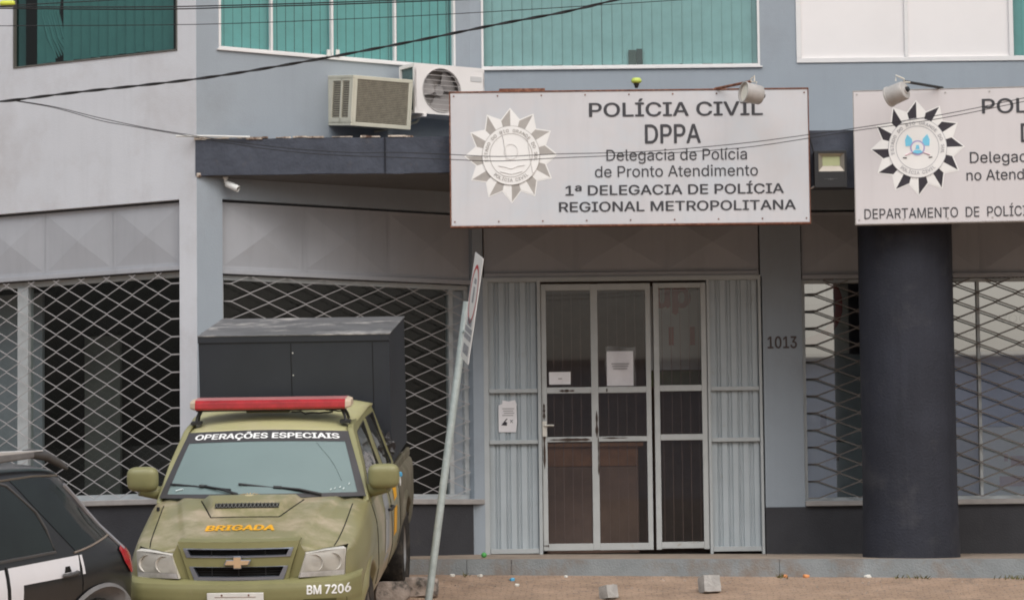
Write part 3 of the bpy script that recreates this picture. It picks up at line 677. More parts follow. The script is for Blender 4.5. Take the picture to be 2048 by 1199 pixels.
g = MB(); g.box(qu(2005), qu(2012), -.008, -.004, qz(925), qz(910)); g.box(qu(2018), qu(2060), -.008, -.004, qz(935), qz(915)); g.box(qu(1995), qu(2050), -.008, -.004, qz(975), qz(955)); g.build('red_marks', mat('pale_red_marks', (.6, .42, .42), .6, .3), mbill)

# papers taped to the door
def paper(px0, px1, py0, py1, label, y, wob=.004):
    a, b_, c, d = du(px0, py0), du(px1, py0), dz(py1), dz(py0)
    o = thing('paper_notice', label, 'notice', (a, y, c), 'paper notices on the entrance')
    MB().grid(lambda s, q: Vector(((b_ - a) * s, -.003 - wob * (.5 + .5 * math.sin(5 * s + 4 * q)), (d - c) * q)), 8, 10).build('sheet', PAPER, o, smooth=80, fix=False)
    return o, b_ - a, d - c
o, W_, H_ = paper(1098, 1141, 742, 767, 'small landscape white sheet low in the left door pane', DY - .005)
MB().box(W_ * .42, W_ * .6, -.012, -.0105, H_ * .42, H_ * .5).build('print', INK, o)
o, W_, H_ = paper(1213, 1266, 702, 771, 'crumpled portrait sheet in a clear sleeve on the middle door pane', DY - .006, .007)
g = MB()
for k in range(3): g.box(W_ * (.18 + .03 * k), W_ * (.85 - .04 * k), -.0165, -.015, H_ * (.62 - .07 * k), H_ * (.65 - .07 * k))
g.build('print', INK, o)
SLV = glass('clear_sleeve', (.99, .99, 1), .01, .15, grime_glare=.05, gcol=(.7, .7, .72))
MB().grid(lambda s, q: Vector((-.012 + (W_ + .03) * s + .006 * math.sin(9 * q), -.02 - .004 * math.sin(8 * s + 3 * q), -.01 + (H_ + .05) * q + .008 * math.sin(6 * s))), 10, 10).build('plastic_sleeve', SLV, o, smooth=80, fix=False)
a, b_, c, d = du(997, 830), du(1034, 830), dz(861), dz(797)
o = thing('paper_notice', 'torn white notice with a black pictogram taped to the corrugated panel', 'notice', (a, DY - .004, c), 'paper notices on the entrance')
W_, H_ = b_ - a, d - c
out = [(0, 0), (W_ * .93, 0), (W_, .3 * H_), (W_ * .97, .8 * H_), (W_, .86 * H_), (W_ * .9, H_), (.55 * W_, .96 * H_), (.22 * W_, H_), (.2 * W_, .88 * H_), (0, .84 * H_)]
MB().prism_xz(out, -.006, -.003).build('sheet', PAPER, o)
g = MB()
for k in range(4): g.box(W_ * (.2 + .05 * (k % 3)), W_ * (.85 - .05 * (k % 2)), -.009, -.0075, H_ * (.72 - .07 * k), H_ * (.745 - .07 * k))
g.build('print', INK, o)
g = MB(); pz = [(.15, .22), (.45, .20), (.46, .30), (.36, .33), (.5, .42), (.42, .42), (.28, .32)]; g.prism_xz([(W_ * x, H_ * z) for x, z in pz], -.009, -.0075)
for s_ in (1, -1): g.tube([(W_ * .62, -.009, H_ * (.34 - .05 * s_)), (W_ * .78, -.009, H_ * (.34 + .05 * s_))], .002, 4)
g.build('pictogram', PRB, o)

# ================================================================ SIGNS
def emblem(parent, cx, cz, rx, rz, y, dark, light, ink, name='emblem'):
    g = MB(); n = 12
    root = None
    gd, gw = MB(), MB()
    for k in range(n):
        a = math.pi / 2 + .01 + 2 * math.pi * k / n; h = math.pi / n
        P_ = lambda r_, an, yy=y: (cx + rx * r_ * math.cos(an), yy, cz + rz * r_ * math.sin(an))
        ctr, tip, vl, vr = P_(.55, a, y - .004), P_(1, a), P_(.775, a + h), P_(.775, a - h)
        il, ir = P_(.55, a + h), P_(.55, a - h)
        m0 = P_(.55, a, y - .003)
        gd.quad(il, vl, tip, m0); gw.quad(m0, tip, vr, ir)
    root = gw.build(name, light, parent, fix=False)
    gd.build('dark_ray', dark, root, fix=False)
    ol = MB()
    for k in range(2 * n):
        a0_, a1_ = math.pi / 2 + .01 + math.pi * k / n, math.pi / 2 + .01 + math.pi * (k + 1) / n
        r0, r1 = (1, .775) if k % 2 == 0 else (.775, 1)
        ol.quad(*[(cx + rx * q * math.cos(an), y + .0015, cz + rz * q * math.sin(an)) for q, an in ((r0, a0_), (r0 + .035, a0_), (r1 + .035, a1_), (r1, a1_))])
    ol.build('ray_outline', light, root, fix=False)
    def disc(r_, yy, m, nm, r0=0):
        d_ = MB(); N = 64
        for k in range(N):
            an, bn = 2 * math.pi * k / N, 2 * math.pi * (k + 1) / N
            q = [(cx + rx * r0 * math.cos(an), yy, cz + rz * r0 * math.sin(an)), (cx + rx * r_ * math.cos(an), yy, cz + rz * r_ * math.sin(an)), (cx + rx * r_ * math.cos(bn), yy, cz + rz * r_ * math.sin(bn)), (cx + rx * r0 * math.cos(bn), yy, cz + rz * r0 * math.sin(bn))]
            d_.quad(*(q if r0 else (q[0], q[1], q[2])))
        return d_.build(nm, m, root, fix=False)
    disc(.632, y - .008, light, 'disc'); disc(.643, y - .0075, ink, 'disc_rim', .628); disc(.475, y - .010, ink, 'ring', .463)
    g = MB(); arc_text(g, 'ESTADO DO RIO GRANDE DO SUL', cx, cz, rx * .553, R(195), R(-15), rx * .10 / CAP * .7, y - .0105)
    arc_text(g, 'POLÍCIA CIVIL', cx, cz, rx * .553, R(228), R(312), rx * .10 / CAP * .7, y - .0105, inside=True); g.build('lettering', ink, root, fix=False)
    return root, disc
# sign over the entrance
SY = -1.64
s1 = thing('sign_board', 'large pale sign board over the entrance with silvery faded star badge and dark lettering', 'sign', atY(903, 452, SY), 'police sign boards on the canopy')
BL = atY(903, 452, SY); TR_ = atY(1615, 178, SY); SW, SH = TR_.x - BL.x, TR_.z - BL.z
def s1u(x, y): p = atY(x, y, SY); return p.x - BL.x, p.z - BL.z
MB().box(0, SW, 0, .10, 0, SH).build('panel', SIGNW, s1, .003)
g = MB(); g.box(-.008, SW + .008, -.006, .10, SH + .001, SH + .012); g.box(-.008, SW + .008, -.006, .10, -.013, -.001); g.box(-.010, -.001, -.006, .10, -.001, SH + .001); g.box(SW + .001, SW + .008, -.006, .10, -.001, SH + .001); g.build('rusty_edge', RUST, s1)
g = MB()
for k in range(9):
    for z in (.035, SH - .03): MB().lathe([(.007, 0), (.007, .004), (0, .005)], T3((.03 + (SW - .06) * k / 8, -.001, z)) @ Matrix.Rotation(math.pi / 2, 4, 'X'), 8).build('screw', RUST, s1)
LINES1 = [('POLÍCIA CIVIL', 1178, 1526, 233, 206, .015), ('DPPA', 1290, 1402, 286, 249, .015), ('Delegacia de Polícia', 1213, 1494, 321, 299, .003), ('de Pronto Atendimento', 1190, 1516, 354, 332, .003), ('1ª DELEGACIA DE POLÍCIA', 1131, 1568, 390, 371, .015), ('REGIONAL METROPOLITANA', 1118, 1592, 423, 404, .015)]
for s_, xa, xb, yb, yt, bo in LINES1:
    g = MB(); k = -.0115
    a = s1u(xa, yb + 3 if yb < 300 else yb + 3); b2 = s1u(xb, yb - 2); c = s1u(xa, yt + 3)
    put_text(g, s_, a[0], b2[0], a[1] + .01, c[1] - a[1], -.003, bo)
    for q in by_words(g, .032): q.build('lettering', LETTER, s1, fix=False)
ex, ez = s1u(1022, 311); ER = SW * 90 / 714
root, disc = emblem(s1, ex, ez, ER, ER * 1.03, -.003, SILV, PRW, SILV)
g = MB()
for pts in ([(-.2, .55), (-.12, .1), (-.1, -.1)], [(.3, .5), (.38, .3), (.42, -.05), (.48, -.4)], [(-.28, -.23), (-.12, -.26), (0, -.3), (.16, -.24), (.3, -.22)], [(-.25, -.36), (0, -.42), (.25, -.36)]):
    g.tube([(ex + ER * x, -.014, ez + ER * z) for x, z in pts], .004 if pts[0][1] > .4 else .003, 4)
for k in range(28):
    a_ = 2 * math.pi * k / 28; g.tube([(ex + ER * .15 * math.cos(a_), -.014, ez + ER * (.08 + .17 * math.sin(a_))), (ex + ER * .15 * math.cos(a_ + .22), -.014, ez + ER * (.08 + .17 * math.sin(a_ + .22)))], .002, 4)
g.build('faded_crest', FADE, root)
# second sign, turned a little towards the street
S2Y = -1.64; p2 = atY(1712, 448, S2Y); M2 = T3(p2) @ Matrix.Rotation(R(-5.6), 4, 'Z')
s2 = thing('sign_board', 'pinkish sign board above the dark column with black and white star badge', 'sign', M2, 'police sign boards on the canopy')
n2 = M2.to_3x3() @ Vector((0, 1, 0)); Mi = M2.inverted()
def s2u(x, y): q = Mi @ hit(x, y, p2, n2); return q.x, q.z
SW2, SH2 = 3.1, s2u(1709, 183)[1]
MB().box(0, SW2, 0, .10, 0, SH2).build('panel', SIGNP, s2, .003)
MB().box(-.006, -.001, -.004, .1, -.006, SH2 + .006).box(-.001, SW2 + .006, -.004, .1, SH2 + .001, SH2 + .006).box(-.001, SW2 + .006, -.004, .1, -.006, -.001).build('edge', LAMPM, s2)
g = MB()
for k in range(9):
    for z in (.035, SH2 - .03): MB().lathe([(.008, 0), (.008, .004), (0, .005)], T3((.03 + (SW2 - .06) * k / 8, -.001, z)) @ Matrix.Rotation(math.pi / 2, 4, 'X'), 8).build('screw', LAMPM, s2)
def line2(s_, xa, yb, cap_px, x1=None, wd=None, bo=.004):
    a = s2u(xa, yb); g = MB()
    u1_ = s2u(x1, yb)[0] if x1 else a[0] + wd
    put_text(g, s_, a[0], u1_, a[1], cap_px / 233, -.003, bo)
    for q in by_words(g, .032): q.build('lettering', LETTER, s2, fix=False)
# widths beyond the frame follow the visible letters
line2('POLÍCIA CIVIL', 1964, 227, 29, wd=1.52, bo=.012); line2('DPPA', 2042, 284, 37, wd=.48, bo=.012)
line2('Delegacia de Polícia', 1940, 326, 22, wd=1.21); line2('no Atendimento', 1933, 361, 21, wd=.88); line2('DEPARTAMENTO  DE  POLÍCIA', 1729, 438, 20, wd=1.46)
e2 = s2u(1835, 296); ER2 = 91 / 232
root, disc = emblem(s2, e2[0], e2[1], ER2, ER2 * 1.03, -.003, PRB, PRW, mat('grey_badge_print', (.42, .42, .45), .6, .3))
g = MB()
for s_ in (-1, 1):
    g.prism_xz([(e2[0] + s_ * ER2 * x, e2[1] + ER2 * z) for x, z in ((.10, .05), (.26, .04), (.27, .18), (.22, .30), (.12, .2))][::s_], -.0135, -.012)
g.build('blue_flag', CYAN, root)
disc(.16, -.0150, LILAC, 'crest_ring'); disc(.13, -.0165, PRW, 'crest_centre'); 
g = MB(); g.prism_xz([(e2[0] + ER2 * x, e2[1] + ER2 * z) for x, z in ((-.11, -.1), (0, -.135), (.11, -.1), (.07, -.05), (-.07, -.05))], -.019, -.0175); g.prism_xz([(e2[0] + ER2 * x, e2[1] + ER2 * z) for x, z in ((-.045, -.03), (.045, -.03), (.03, .06), (-.03, .06))], -.019, -.0175); g.build('crest_blue', CYAN, root)
g = MB()
for s_ in (-1, 1): g.tube([(e2[0] + s_ * ER2 * .12, -.0135, e2[1] - ER2 * .1), (e2[0] + s_ * ER2 * .27, -.0135, e2[1] - ER2 * .16)], .006, 4)
g.build('crest_pink', PINK, root)
g = MB()
for s_ in (-1, 1): g.tube([(e2[0] + s_ * ER2 * .24, -.0135, e2[1] - ER2 * .22), (e2[0] + s_ * ER2 * .32, -.0135, e2[1] - ER2 * .21)], .005, 4)
g.build('crest_scroll', DGREY, root)

# --- lamps on arms above the signs
def lamp(label, arm0, arm1, cpos, axis, armm):
    o = thing('sign_lamp', label, 'lamp', arm0, 'spot lamps over the sign boards')
    L_ = lambda p: Vector(p) - Vector(arm0)
    MB().tube([L_(arm0), L_(arm1)], .013, 6).build('arm', armm, o)
    q = Vector(axis).to_track_quat('Z', 'Y').to_matrix().to_4x4(); Mx = T3(L_(cpos)) @ q
    g = MB(); g.lathe([(0, -.085), (.035, -.085), (.04, -.075), (.075, -.07), (.082, -.06), (.086, .085), (.092, .088), (.092, .1), (.084, .1), (.08, .07)], Mx, 28); g.build('lamp_housing', LAMPM, o, smooth=40)
    MB().lathe([(0, .078), (.081, .078)], Mx, 28).build('lamp_glass', LAMPC, o)
    MB().lathe([(0, -.105), (.02, -.105), (.026, -.086), (0, -.086)], Mx, 12).build('lamp_socket', BLACKP, o, smooth=40)
    a1 = L_(arm1)
    MB().tube([a1, a1 + Vector((0, -.01, .02)), Mx @ Vector((.0, .088, 0)) + Vector((0, 0, .07)), Mx @ Vector((0, .089, 0)) + Vector((0, 0, .02))], .007, 6).tube([a1, a1 + Vector((.05, -.02, -.01)), Mx @ Vector((0, 0, -.02)) + Vector((.0, 0, .08))], .005, 6).build('bracket', LAMPC, o, smooth=50)
    return o
a0_ = atY(1430, 178, -1.62); a1_ = atY(1502, 163, -2.0)
lamp('grey spot lamp tilted on a rusty arm above the entrance sign', a0_, a1_, atY(1507, 188, -2.03), (-.8, -.35, .12), RUST)
a0_ = atY(1885, 176, -1.68); a1_ = atY(1808, 163, -2.05)
lamp('grey spot lamp on a dark arm above the black and white badge', a0_, a1_, atY(1797, 186, -2.06), (-.72, .55, -.25), TRIM)
p0, p1 = atY(998, 179, -1.58), atY(1090, 182, -1.6)
tag(MB().box(p0.x, p1.x, -1.62, -1.56, p1.z - .004, p1.z + .022).build('rusty_bar', RUST, bevel=.004), 'rusty flat iron bar lying along the top edge of the entrance sign', 'bar')
p = atY(1273, 176, -1.58)
o = thing('light_sensor', 'small yellow-green knob on a dark stem on top of the entrance sign', 'sensor', p)
MB().lathe([(0, 0), (.012, 0), (.024, .03), (.024, .04), (0, .04)], Matrix(), 14).build('stem', BLACKP, o, smooth=40)
MB().lathe([(0, .041), (.03, .041), (.044, .05), (.046, .065), (.036, .085), (0, .088)], Matrix(), 18).build('cap', YGREEN, o, smooth=50)
# --- LED floodlight between the signs
fa0, fa1 = atY(1629, 376, -1.6), atY(1692, 302, -1.6)
o = thing('flood_light', 'square black flood lamp with yellowish diode between the two sign boards', 'floodlight', (fa0.x, -1.6, fa0.z)); W_, H_ = fa1.x - fa0.x, fa1.z - fa0.z
MB().box(0, W_, 0, .07, 0, H_).build('housing', BLACKP, o, .008)
wx0, wx1, wz0, wz1 = W_ * .13, W_ * .93, H_ * .44, H_ * .93; ix0, ix1, iz0, iz1 = W_ * .26, W_ * .80, H_ * .60, H_ * .85
g = MB(); O_ = [(wx0, wz0), (wx1, wz0), (wx1, wz1), (wx0, wz1)]; I_ = [(ix0, iz0), (ix1, iz0), (ix1, iz1), (ix0, iz1)]
for k in range(4): g.quad((O_[k][0], -.003, O_[k][1]), (O_[(k + 1) % 4][0], -.003, O_[(k + 1) % 4][1]), (I_[(k + 1) % 4][0], .03, I_[(k + 1) % 4][1]), (I_[k][0], .03, I_[k][1]))
g.xf(T3((0, -.03, 0))); g.build('reflector', CHROMED, o, fix=False)
MB().quad((ix0, -.001, iz0), (ix1, -.001, iz0), (ix1, -.001, iz1), (ix0, -.001, iz1)).build('diode', LED, o, fix=False)
g = MB(); g.box(0, wx0, -.034, -.001, 0, H_); g.box(wx1, W_, -.034, -.001, 0, H_); g.box(wx0, wx1, -.034, -.001, 0, wz0); g.box(wx0, wx1, -.034, -.001, wz1, H_); g.build('front_rim', BLACKP, o, .003)
g = MB()
for k in range(7): g.box(W_ * (.3 + .06 * k), W_ * (.34 + .06 * k), -.037, -.0345, H_ * (.205 + .012 * abs(k - 3)), H_ * (.245 - .004 * abs(k - 3)))
g.build('maker_mark', mat('dim_mark', (.12, .12, .12), .6, .3), o)
MB().tube([(0, .03, H_), (-.03, .03, H_ + .12), (-.06, .05, H_ + .2), (-.11, .06, H_ + .24)], .006, 6).build('lead', WIRE, o)
MB().tube([(.01, .02, .02), (-.045, .03, -.01), (-.05, .08, .12)], .01, 6).build('mount', LAMPM, o)
# --- security camera under the canopy
p = atY(451, 349, -1.42)
o = thing('security_camera', 'small white bullet camera hanging under the left end of the canopy', 'camera', (p.x, -1.42, CB - .006))
MB().lathe([(0, 0), (.025, 0), (.025, -.012), (.014, -.018), (.014, -.05), (0, -.052)][::-1], Matrix(), 16).build('mount', CAMW, o, smooth=40)
q = Vector((.8, -.35, -.42)).to_track_quat('Z', 'Y').to_matrix().to_4x4()
MB().lathe([(0, -.01), (.026, -.01), (.03, 0), (.03, .115), (.026, .118), (.024, .1), (0, .1)], T3((.018, 0, -.06)) @ q, 20).build('camera_body', CAMW, o, smooth=40)
MB().lathe([(0, .101), (.022, .101)], T3((.018, 0, -.06)) @ q, 16).build('camera_lens', BLACKP, o)
p0, p1 = atY(352, 272, -1.54), atY(500, 274, -1.54)
tag(MB().tube([p0, (p0 + p1) / 2 + Vector((0, 0, .003)), p1], .009, 8).build('conduit', CAMW), 'thin white conduit lying along the left top edge of the canopy', 'conduit')

# --- window air conditioner on the slanted wing
u0, z0 = fp(FB, 657, 251); z1 = fp(FB, 655, 152)[1]
Mac = FB @ T3((u0, 0, z0)) @ Matrix.Rotation(R(7), 4, 'X')
W_, H_, Dp = .615, z1 - z0, .40
o = thing('air_conditioner', 'cream window air conditioner with mesh grille, sticking out of the wall', 'air conditioner', Mac)
def slotted(g, x, ya, yb, za, zb, cuts_):
    pass
g = MB(); e = .018
g.box(0, W_, -Dp, .1, 0, .034); g.box(0, W_, -Dp, .1, H_ - .032, H_); g.box(0, e, -Dp, -Dp + .06, e, H_ - e); g.box(W_ - e, W_, -Dp, .1, e, H_ - e)
g.box(0, e, -.04, .1, e, H_ - e); g.box(0, e, -Dp / 2 - .015, -Dp / 2 + .015, e, H_ - e); g.box(0, e, -Dp + .06, -.04, e, .07); g.box(0, e, -Dp + .06, -.04, H_ - .05, H_ - e)
g.box(e, .05, -Dp, -Dp + .02, .034, H_ - .032); g.box(W_ - .04, W_ - e, -Dp, -Dp + .02, .034, H_ - .032); g.build('casing', CREAM, o, .003, fix=False)
MB().box(e + .03, W_ - e - .01, -Dp + .03, .05, e + .01, H_ - e - .01).build('inner_coil', ACDK, o)
g = MB(); n = 26
for k in range(n + 1): z = e + (H_ - 2 * e) * k / n; g.box(.036, W_ - e, -Dp + .006, -Dp + .012, z - .004, z + .004)
for k in range(40): x = .04 + (W_ - e - .045) * k / 39; g.box(x - .0022, x + .0022, -Dp + .003, -Dp + .009, e, H_ - e)
g.build('front_mesh', ACGR, o, fix=False)
g = MB()
for k in range(5):
    for yy in (-Dp + .09, -.09): pass
for k in range(16): z = .08 + (H_ - .14) * k / 15; g.box(.008, .014, -Dp + .06, -Dp / 2 - .015, z - .007, z + .007); g.box(.008, .014, -Dp / 2 + .015, -.04, z - .007, z + .007)
g.build('side_louvre', ACGR, o, fix=False)
# --- split condenser
u0, z0 = fp(FB, 799, 233, .12); z1 = fp(FB, 801, 134, .12)[1]
W_ = .735; Dp = .27
Mac = FB @ T3((u0, -.12, z0)); H_ = z1 - z0
o = thing('air_conditioner', 'white split condenser with round fan guard beside the cream air conditioner', 'air conditioner', Mac)
g = MB()
g.box(0, W_, -Dp, 0, 0, .03); g.box(0, W_, -Dp, 0, H_ - .03, H_); g.box(W_ - .012, W_, -Dp, 0, .03, H_ - .03); g.box(0, .025, -.02, 0, .03, H_ - .03)
fcx, fcz, fr_ = W_ * .385, H_ * .49, H_ * .445
N = 48; ring = [(fcx + fr_ * math.cos(2 * math.pi * k / N), fcz + fr_ * math.sin(2 * math.pi * k / N)) for k in range(N)]
def sq(k):
    a_ = 2 * math.pi * k / N; c_, s_ = math.cos(a_), math.sin(a_)
    ts = []
    if c_ > 1e-9: ts.append((W_ - fcx) / c_)
    if c_ < -1e-9: ts.append(-fcx / c_)
    if s_ > 1e-9: ts.append((H_ - .03 - fcz) / s_)
    if s_ < -1e-9: ts.append((.03 - fcz) / s_)
    t_ = min(ts); return (fcx + t_ * c_, fcz + t_ * s_)
for k in range(N):
    a_, b2 = ring[k], ring[(k + 1) % N]; c, d = sq(k), sq((k + 1) % N)
    g.quad((a_[0], -Dp, a_[1]), (c[0], -Dp, c[1]), (d[0], -Dp, d[1]), (b2[0], -Dp, b2[1])); g.quad((a_[0], -Dp, a_[1]), (b2[0], -Dp, b2[1]), (b2[0], -Dp + .04, b2[1]), (a_[0], -Dp + .04, a_[1]))
for cx_, cz_ in ((0, .03), (W_, .03), (0, H_ - .03), (W_, H_ - .03)): pass
g.quad((0, -Dp + .002, .02), (.06, -Dp + .002, .02), (.06, -Dp + .002, H_ - .02), (0, -Dp + .002, H_ - .02)); g.quad((W_ - .1, -Dp + .002, .02), (W_, -Dp + .002, .02), (W_, -Dp + .002, H_ - .02), (W_ - .1, -Dp + .002, H_ - .02))
g.box(0, .02, -Dp, -Dp + .03, .03, H_ - .03)
g.build('casing', IVORY, o, fix=False)
MB().box(.02, .03, -Dp + .03, -.02, .03, H_ - .03).build('side_coil', FINS, o)
MB().box(.04, W_ - .02, -.15, -.14, .03, H_ - .03).build('rear_coil', mat('coil_grey', (.42, .39, .38), .7, .3, var=.15, vscale=9), o)
g = MB()
for k in range(3):
    a_ = R(40 + 120 * k)
    g.grid(lambda s, q: Vector((fcx + (.03 + s * (fr_ - .045)) * math.cos(a_ + (q - .5) * 1.3), -Dp + .08 - .04 * q, fcz + (.03 + s * (fr_ - .045)) * math.sin(a_ + (q - .5) * 1.3))), 5, 6)
g.lathe([(.045, 0), (.045, .05), (0, .055)], T3((fcx, -Dp + .09, fcz)) @ Matrix.Rotation(math.pi / 2, 4, 'X'), 16)
g.build('fan', mat('fan_grey', (.33, .31, .305), .6, .3), o, smooth=40, fix=False)
g = MB()
for k in range(-4, 5):
    z = fcz + k * fr_ / 4.6; hw = math.sqrt(max(0, fr_ ** 2 - (z - fcz) ** 2)); g.tube([(fcx - hw, -Dp - .004, z), (fcx + hw, -Dp - .004, z)], .0024, 5)
g.tube([(fcx + fr_ * .99 * math.cos(2 * math.pi * k / 40), -Dp - .003, fcz + fr_ * .99 * math.sin(2 * math.pi * k / 40)) for k in range(41)], .004, 5, caps=False)
g.build('fan_guard', mat('guard_grey', (.52, .49, .48), .5, .4), o)
MB().box(W_ * .80, W_ * .96, -Dp - .004, -Dp, H_ * .72, H_ * .82).build('badge', mat('pale_grey_badge', (.6, .59, .59), .6, .3), o)
MB().box(.08, .11, -Dp - .02, .14, -.03, -.002).box(W_ - .14, W_ - .11, -Dp - .02, .14, -.03, -.002).build('bracket', IVORY, o)
MB().tube([(.16, -.1, -.002), (.14, -.06, -.05), (.02, .05, -.09), (-.2, .11, -.14)], .012, 6).build('pipe', CREAM, o, smooth=60)

# ================================================================ PICKUP TRUCK
def apply_mods(o, name=None):
    dg = bpy.context.evaluated_depsgraph_get(); me = bpy.data.meshes.new_from_object(o.evaluated_get(dg)); return me
def loft(stations, sub=2):
    """stations: list of (y, [(x,z) half profile from centre-top out and down to centre-bottom])"""
    g = MB(); n = len(stations[0][1]); rings = []
    for y, pf in stations:
        ring = [Vector((x, y, z)) for x, z in pf] + [Vector((-x, y, z)) for x, z in pf[-2:0:-1]]; rings.append(ring)
    m = len(rings[0]); v = [q for r_ in rings for q in r_]; f = []
    for j in range(len(rings) - 1):
        for i in range(m): f.append((j * m + i, j * m + (i + 1) % m, (j + 1) * m + (i + 1) % m, (j + 1) * m + i))
    # caps as strips of quads
    for base, fl in ((0, False), ((len(rings) - 1) * m, True)):
        h = n - 1
        for i in range(h):
            a_, b2 = i, i + 1; c, d = (m - i) % m, (m - i - 1) % m
            q = [base + a_, base + b2, base + d, base + c]
            q2 = []
            for k in q:
                if k not in q2: q2.append(k)
            f.append(tuple(q2 if fl else q2[::-1]))
    g.mesh(v, f); return g
def body_mesh(name, stations, mats, cuts_, sub=2, extra=(), creases=None):
    g = loft(stations); me = g.data(name, mats)
    bm = bmesh.new(); bm.from_mesh(me); bmesh.ops.recalc_face_normals(bm, faces=bm.faces); bm.to_mesh(me); bm.free()
    o = bpy.data.objects.new('tmp', me); COL.objects.link(o)
    if creases:
        n_h = len(stations[0][1]); m_ = 2 * n_h - 2; at = me.attributes.new('crease_edge', 'FLOAT', 'EDGE')
        for e in me.edges:
            a, b_ = e.vertices
            if a // m_ != b_ // m_ and a % m_ == b_ % m_:
                i = a % m_; i = min(i, m_ - i)
                if i in creases: at.data[e.index].value = creases[i]
    s_ = o.modifiers.new('s', 'SUBSURF'); s_.levels = sub; s_.render_levels = sub
    tmp = []
    for cut in list(cuts_) + list(extra):
        c = MB(); c.cur = 0 if len(cut) == 2 else 1; N = 40
        if len(cut) == 2: c.hexa(*cut)
        else: x0, x1, y, z, r_ = cut; c.hexa([(x0, y + r_ * math.cos(2 * math.pi * k / N), z + r_ * math.sin(2 * math.pi * k / N)) for k in range(N)], [(x1, y + r_ * math.cos(2 * math.pi * k / N), z + r_ * math.sin(2 * math.pi * k / N)) for k in range(N)])
        cm = c.data('cut', mats); bm = bmesh.new(); bm.from_mesh(cm); bmesh.ops.recalc_face_normals(bm, faces=bm.faces); bm.to_mesh(cm); bm.free()
        co = bpy.data.objects.new('cut', cm); COL.objects.link(co); tmp.append(co)
        b = o.modifiers.new('b', 'BOOLEAN'); b.operation = 'DIFFERENCE'; b.object = co; b.solver = 'EXACT'
    bpy.context.view_layer.update(); me2 = apply_mods(o); me2.name = name
    bpy.data.objects.remove(o)
    for c in tmp: bpy.data.objects.remove(c)
    bm = bmesh.new(); bm.from_mesh(me2); bvh = BVHTree.FromBMesh(bm); bm.free()
    return me2, bvh
def down(bvh, x, y, off=.004, top=3):
    h = bvh.ray_cast(Vector((x, y, top)), Vector((0, 0, -1)))
    return Vector((x, y, h[0].z + off)) if h[0] else Vector((x, y, 1))
def side(bvh, y, z, off=.004, sx=1):
    h = bvh.ray_cast(Vector((sx * 3, y, z)), Vector((-sx, 0, 0)))
    return Vector((h[0].x + sx * off, y, z)) if h[0] else Vector((sx * .8, y, z))
def front(bvh, x, z, off=.004):
    h = bvh.ray_cast(Vector((x, -3, z)), Vector((0, 1, 0)))
    return Vector((x, h[0].y - off, z)) if h[0] else Vector((x, 0, z))
def decal(poly, proj, cutn=4):
    bm = bmesh.new(); vs = [bm.verts.new((a, b_, 0)) for a, b_ in poly]; bm.faces.new(vs)
    bmesh.ops.triangulate(bm, faces=bm.faces); bmesh.ops.subdivide_edges(bm, edges=bm.edges, cuts=cutn, use_grid_fill=True)
    g = MB(); bm.verts.index_update()
    g.mesh([proj(v.co.x, v.co.y) for v in bm.verts], [tuple(v.index for v in f.verts) for f in bm.faces]); bm.free(); return g

TT = T3((-1.943, -6.6, ground_z(-1.943, -6.6) - .0)) @ Matrix.Rotation(R(-3.1), 4, 'Z') @ Matrix.Rotation(R(10), 4, 'X')
TRK = thing('pickup_truck', 'olive green police pickup with red roof light bar, parked nose-down in front of the building', 'pickup', TT)
def pf(zc, zr, xr, zs, xs_, xf, zf, xm, zm, xl=.84, zl=.62, zb=.42, xb=.78):
    # hood centre, mid, ridge in, ridge out, seam, fender top, shoulder, side mid, lower side, sill, floor
    return [(0, zc), (xr * .55, zc - .003), (xr - .03, zr), (xr + .016, zr - .03), (xs_ - .02, zs + .004), (xs_ + .03, zs - .006), (xf, zf), (xm, zm), (xl, zl), (xb, zb), (xb - .05, zb - .06), (0, zb - .06)]
def pb(zt, xt=.80, xm=.86, zl=.62, zb=.40):
    return [(0, zt), (.25, zt), (.5, zt), (.62, zt), (.70, zt), (.76, zt - .002), (xt, zt - .02), (xm, .95), (xm, zl), (.80, zb), (.74, zb - .05), (0, zb - .05)]
ST = [
 (.15, pf(1.05, 1.04, .40, .965, .56, .66, .93, .68, .80, .66, .6, .45, .6)),
 (.18, pf(1.065, 1.055, .415, .985, .60, .71, .945, .735, .82, .73, .6, .45, .66)),
 (.25, pf(1.078, 1.07, .425, .998, .64, .755, .965, .79, .84, .79, .62, .45, .70)),
 (.45, pf(1.105, 1.098, .46, 1.03, .665, .785, .99, .835, .86, .83, .62, .44, .76)),
 (.80, pf(1.148, 1.142, .52, 1.085, .675, .80, 1.04, .862, .90, .85, .62, .43, .78)),
 (1.10, pf(1.192, 1.188, .57, 1.145, .685, .80, 1.085, .86, .92, .845, .62, .42, .78)),
 (1.28, pf(1.205, 1.20, .60, 1.17, .695, .80, 1.12, .855, .94, .845, .62, .42, .79)),
 (1.45, pf(1.19, 1.185, .61, 1.165, .70, .80, 1.135, .85, .95, .85, .62, .40, .79)),
 (1.60, pb(1.15, .80, .85)), (2.2, pb(1.15, .80, .855)), (2.9, pb(1.14, .80, .855)), (3.36, pb(1.13, .80, .855)), (3.44, pb(1.11, .79, .845)),
 (3.60, pb(1.06, .79, .845)), (4.0, pb(1.05, .79, .85)), (4.6, pb(1.03, .785, .84)), (5.1, pb(1.01, .775, .825)), (5.2, pb(.98, .76, .81))]
HLP = [(.422, .803), (.740, .796), (.747, .993), (.60, .994), (.470, .977)]
pock = [([(s_ * x, -.2, z) for x, z in HLP], [(s_ * x, .42, z) for x, z in HLP]) for s_ in (-1, 1)]
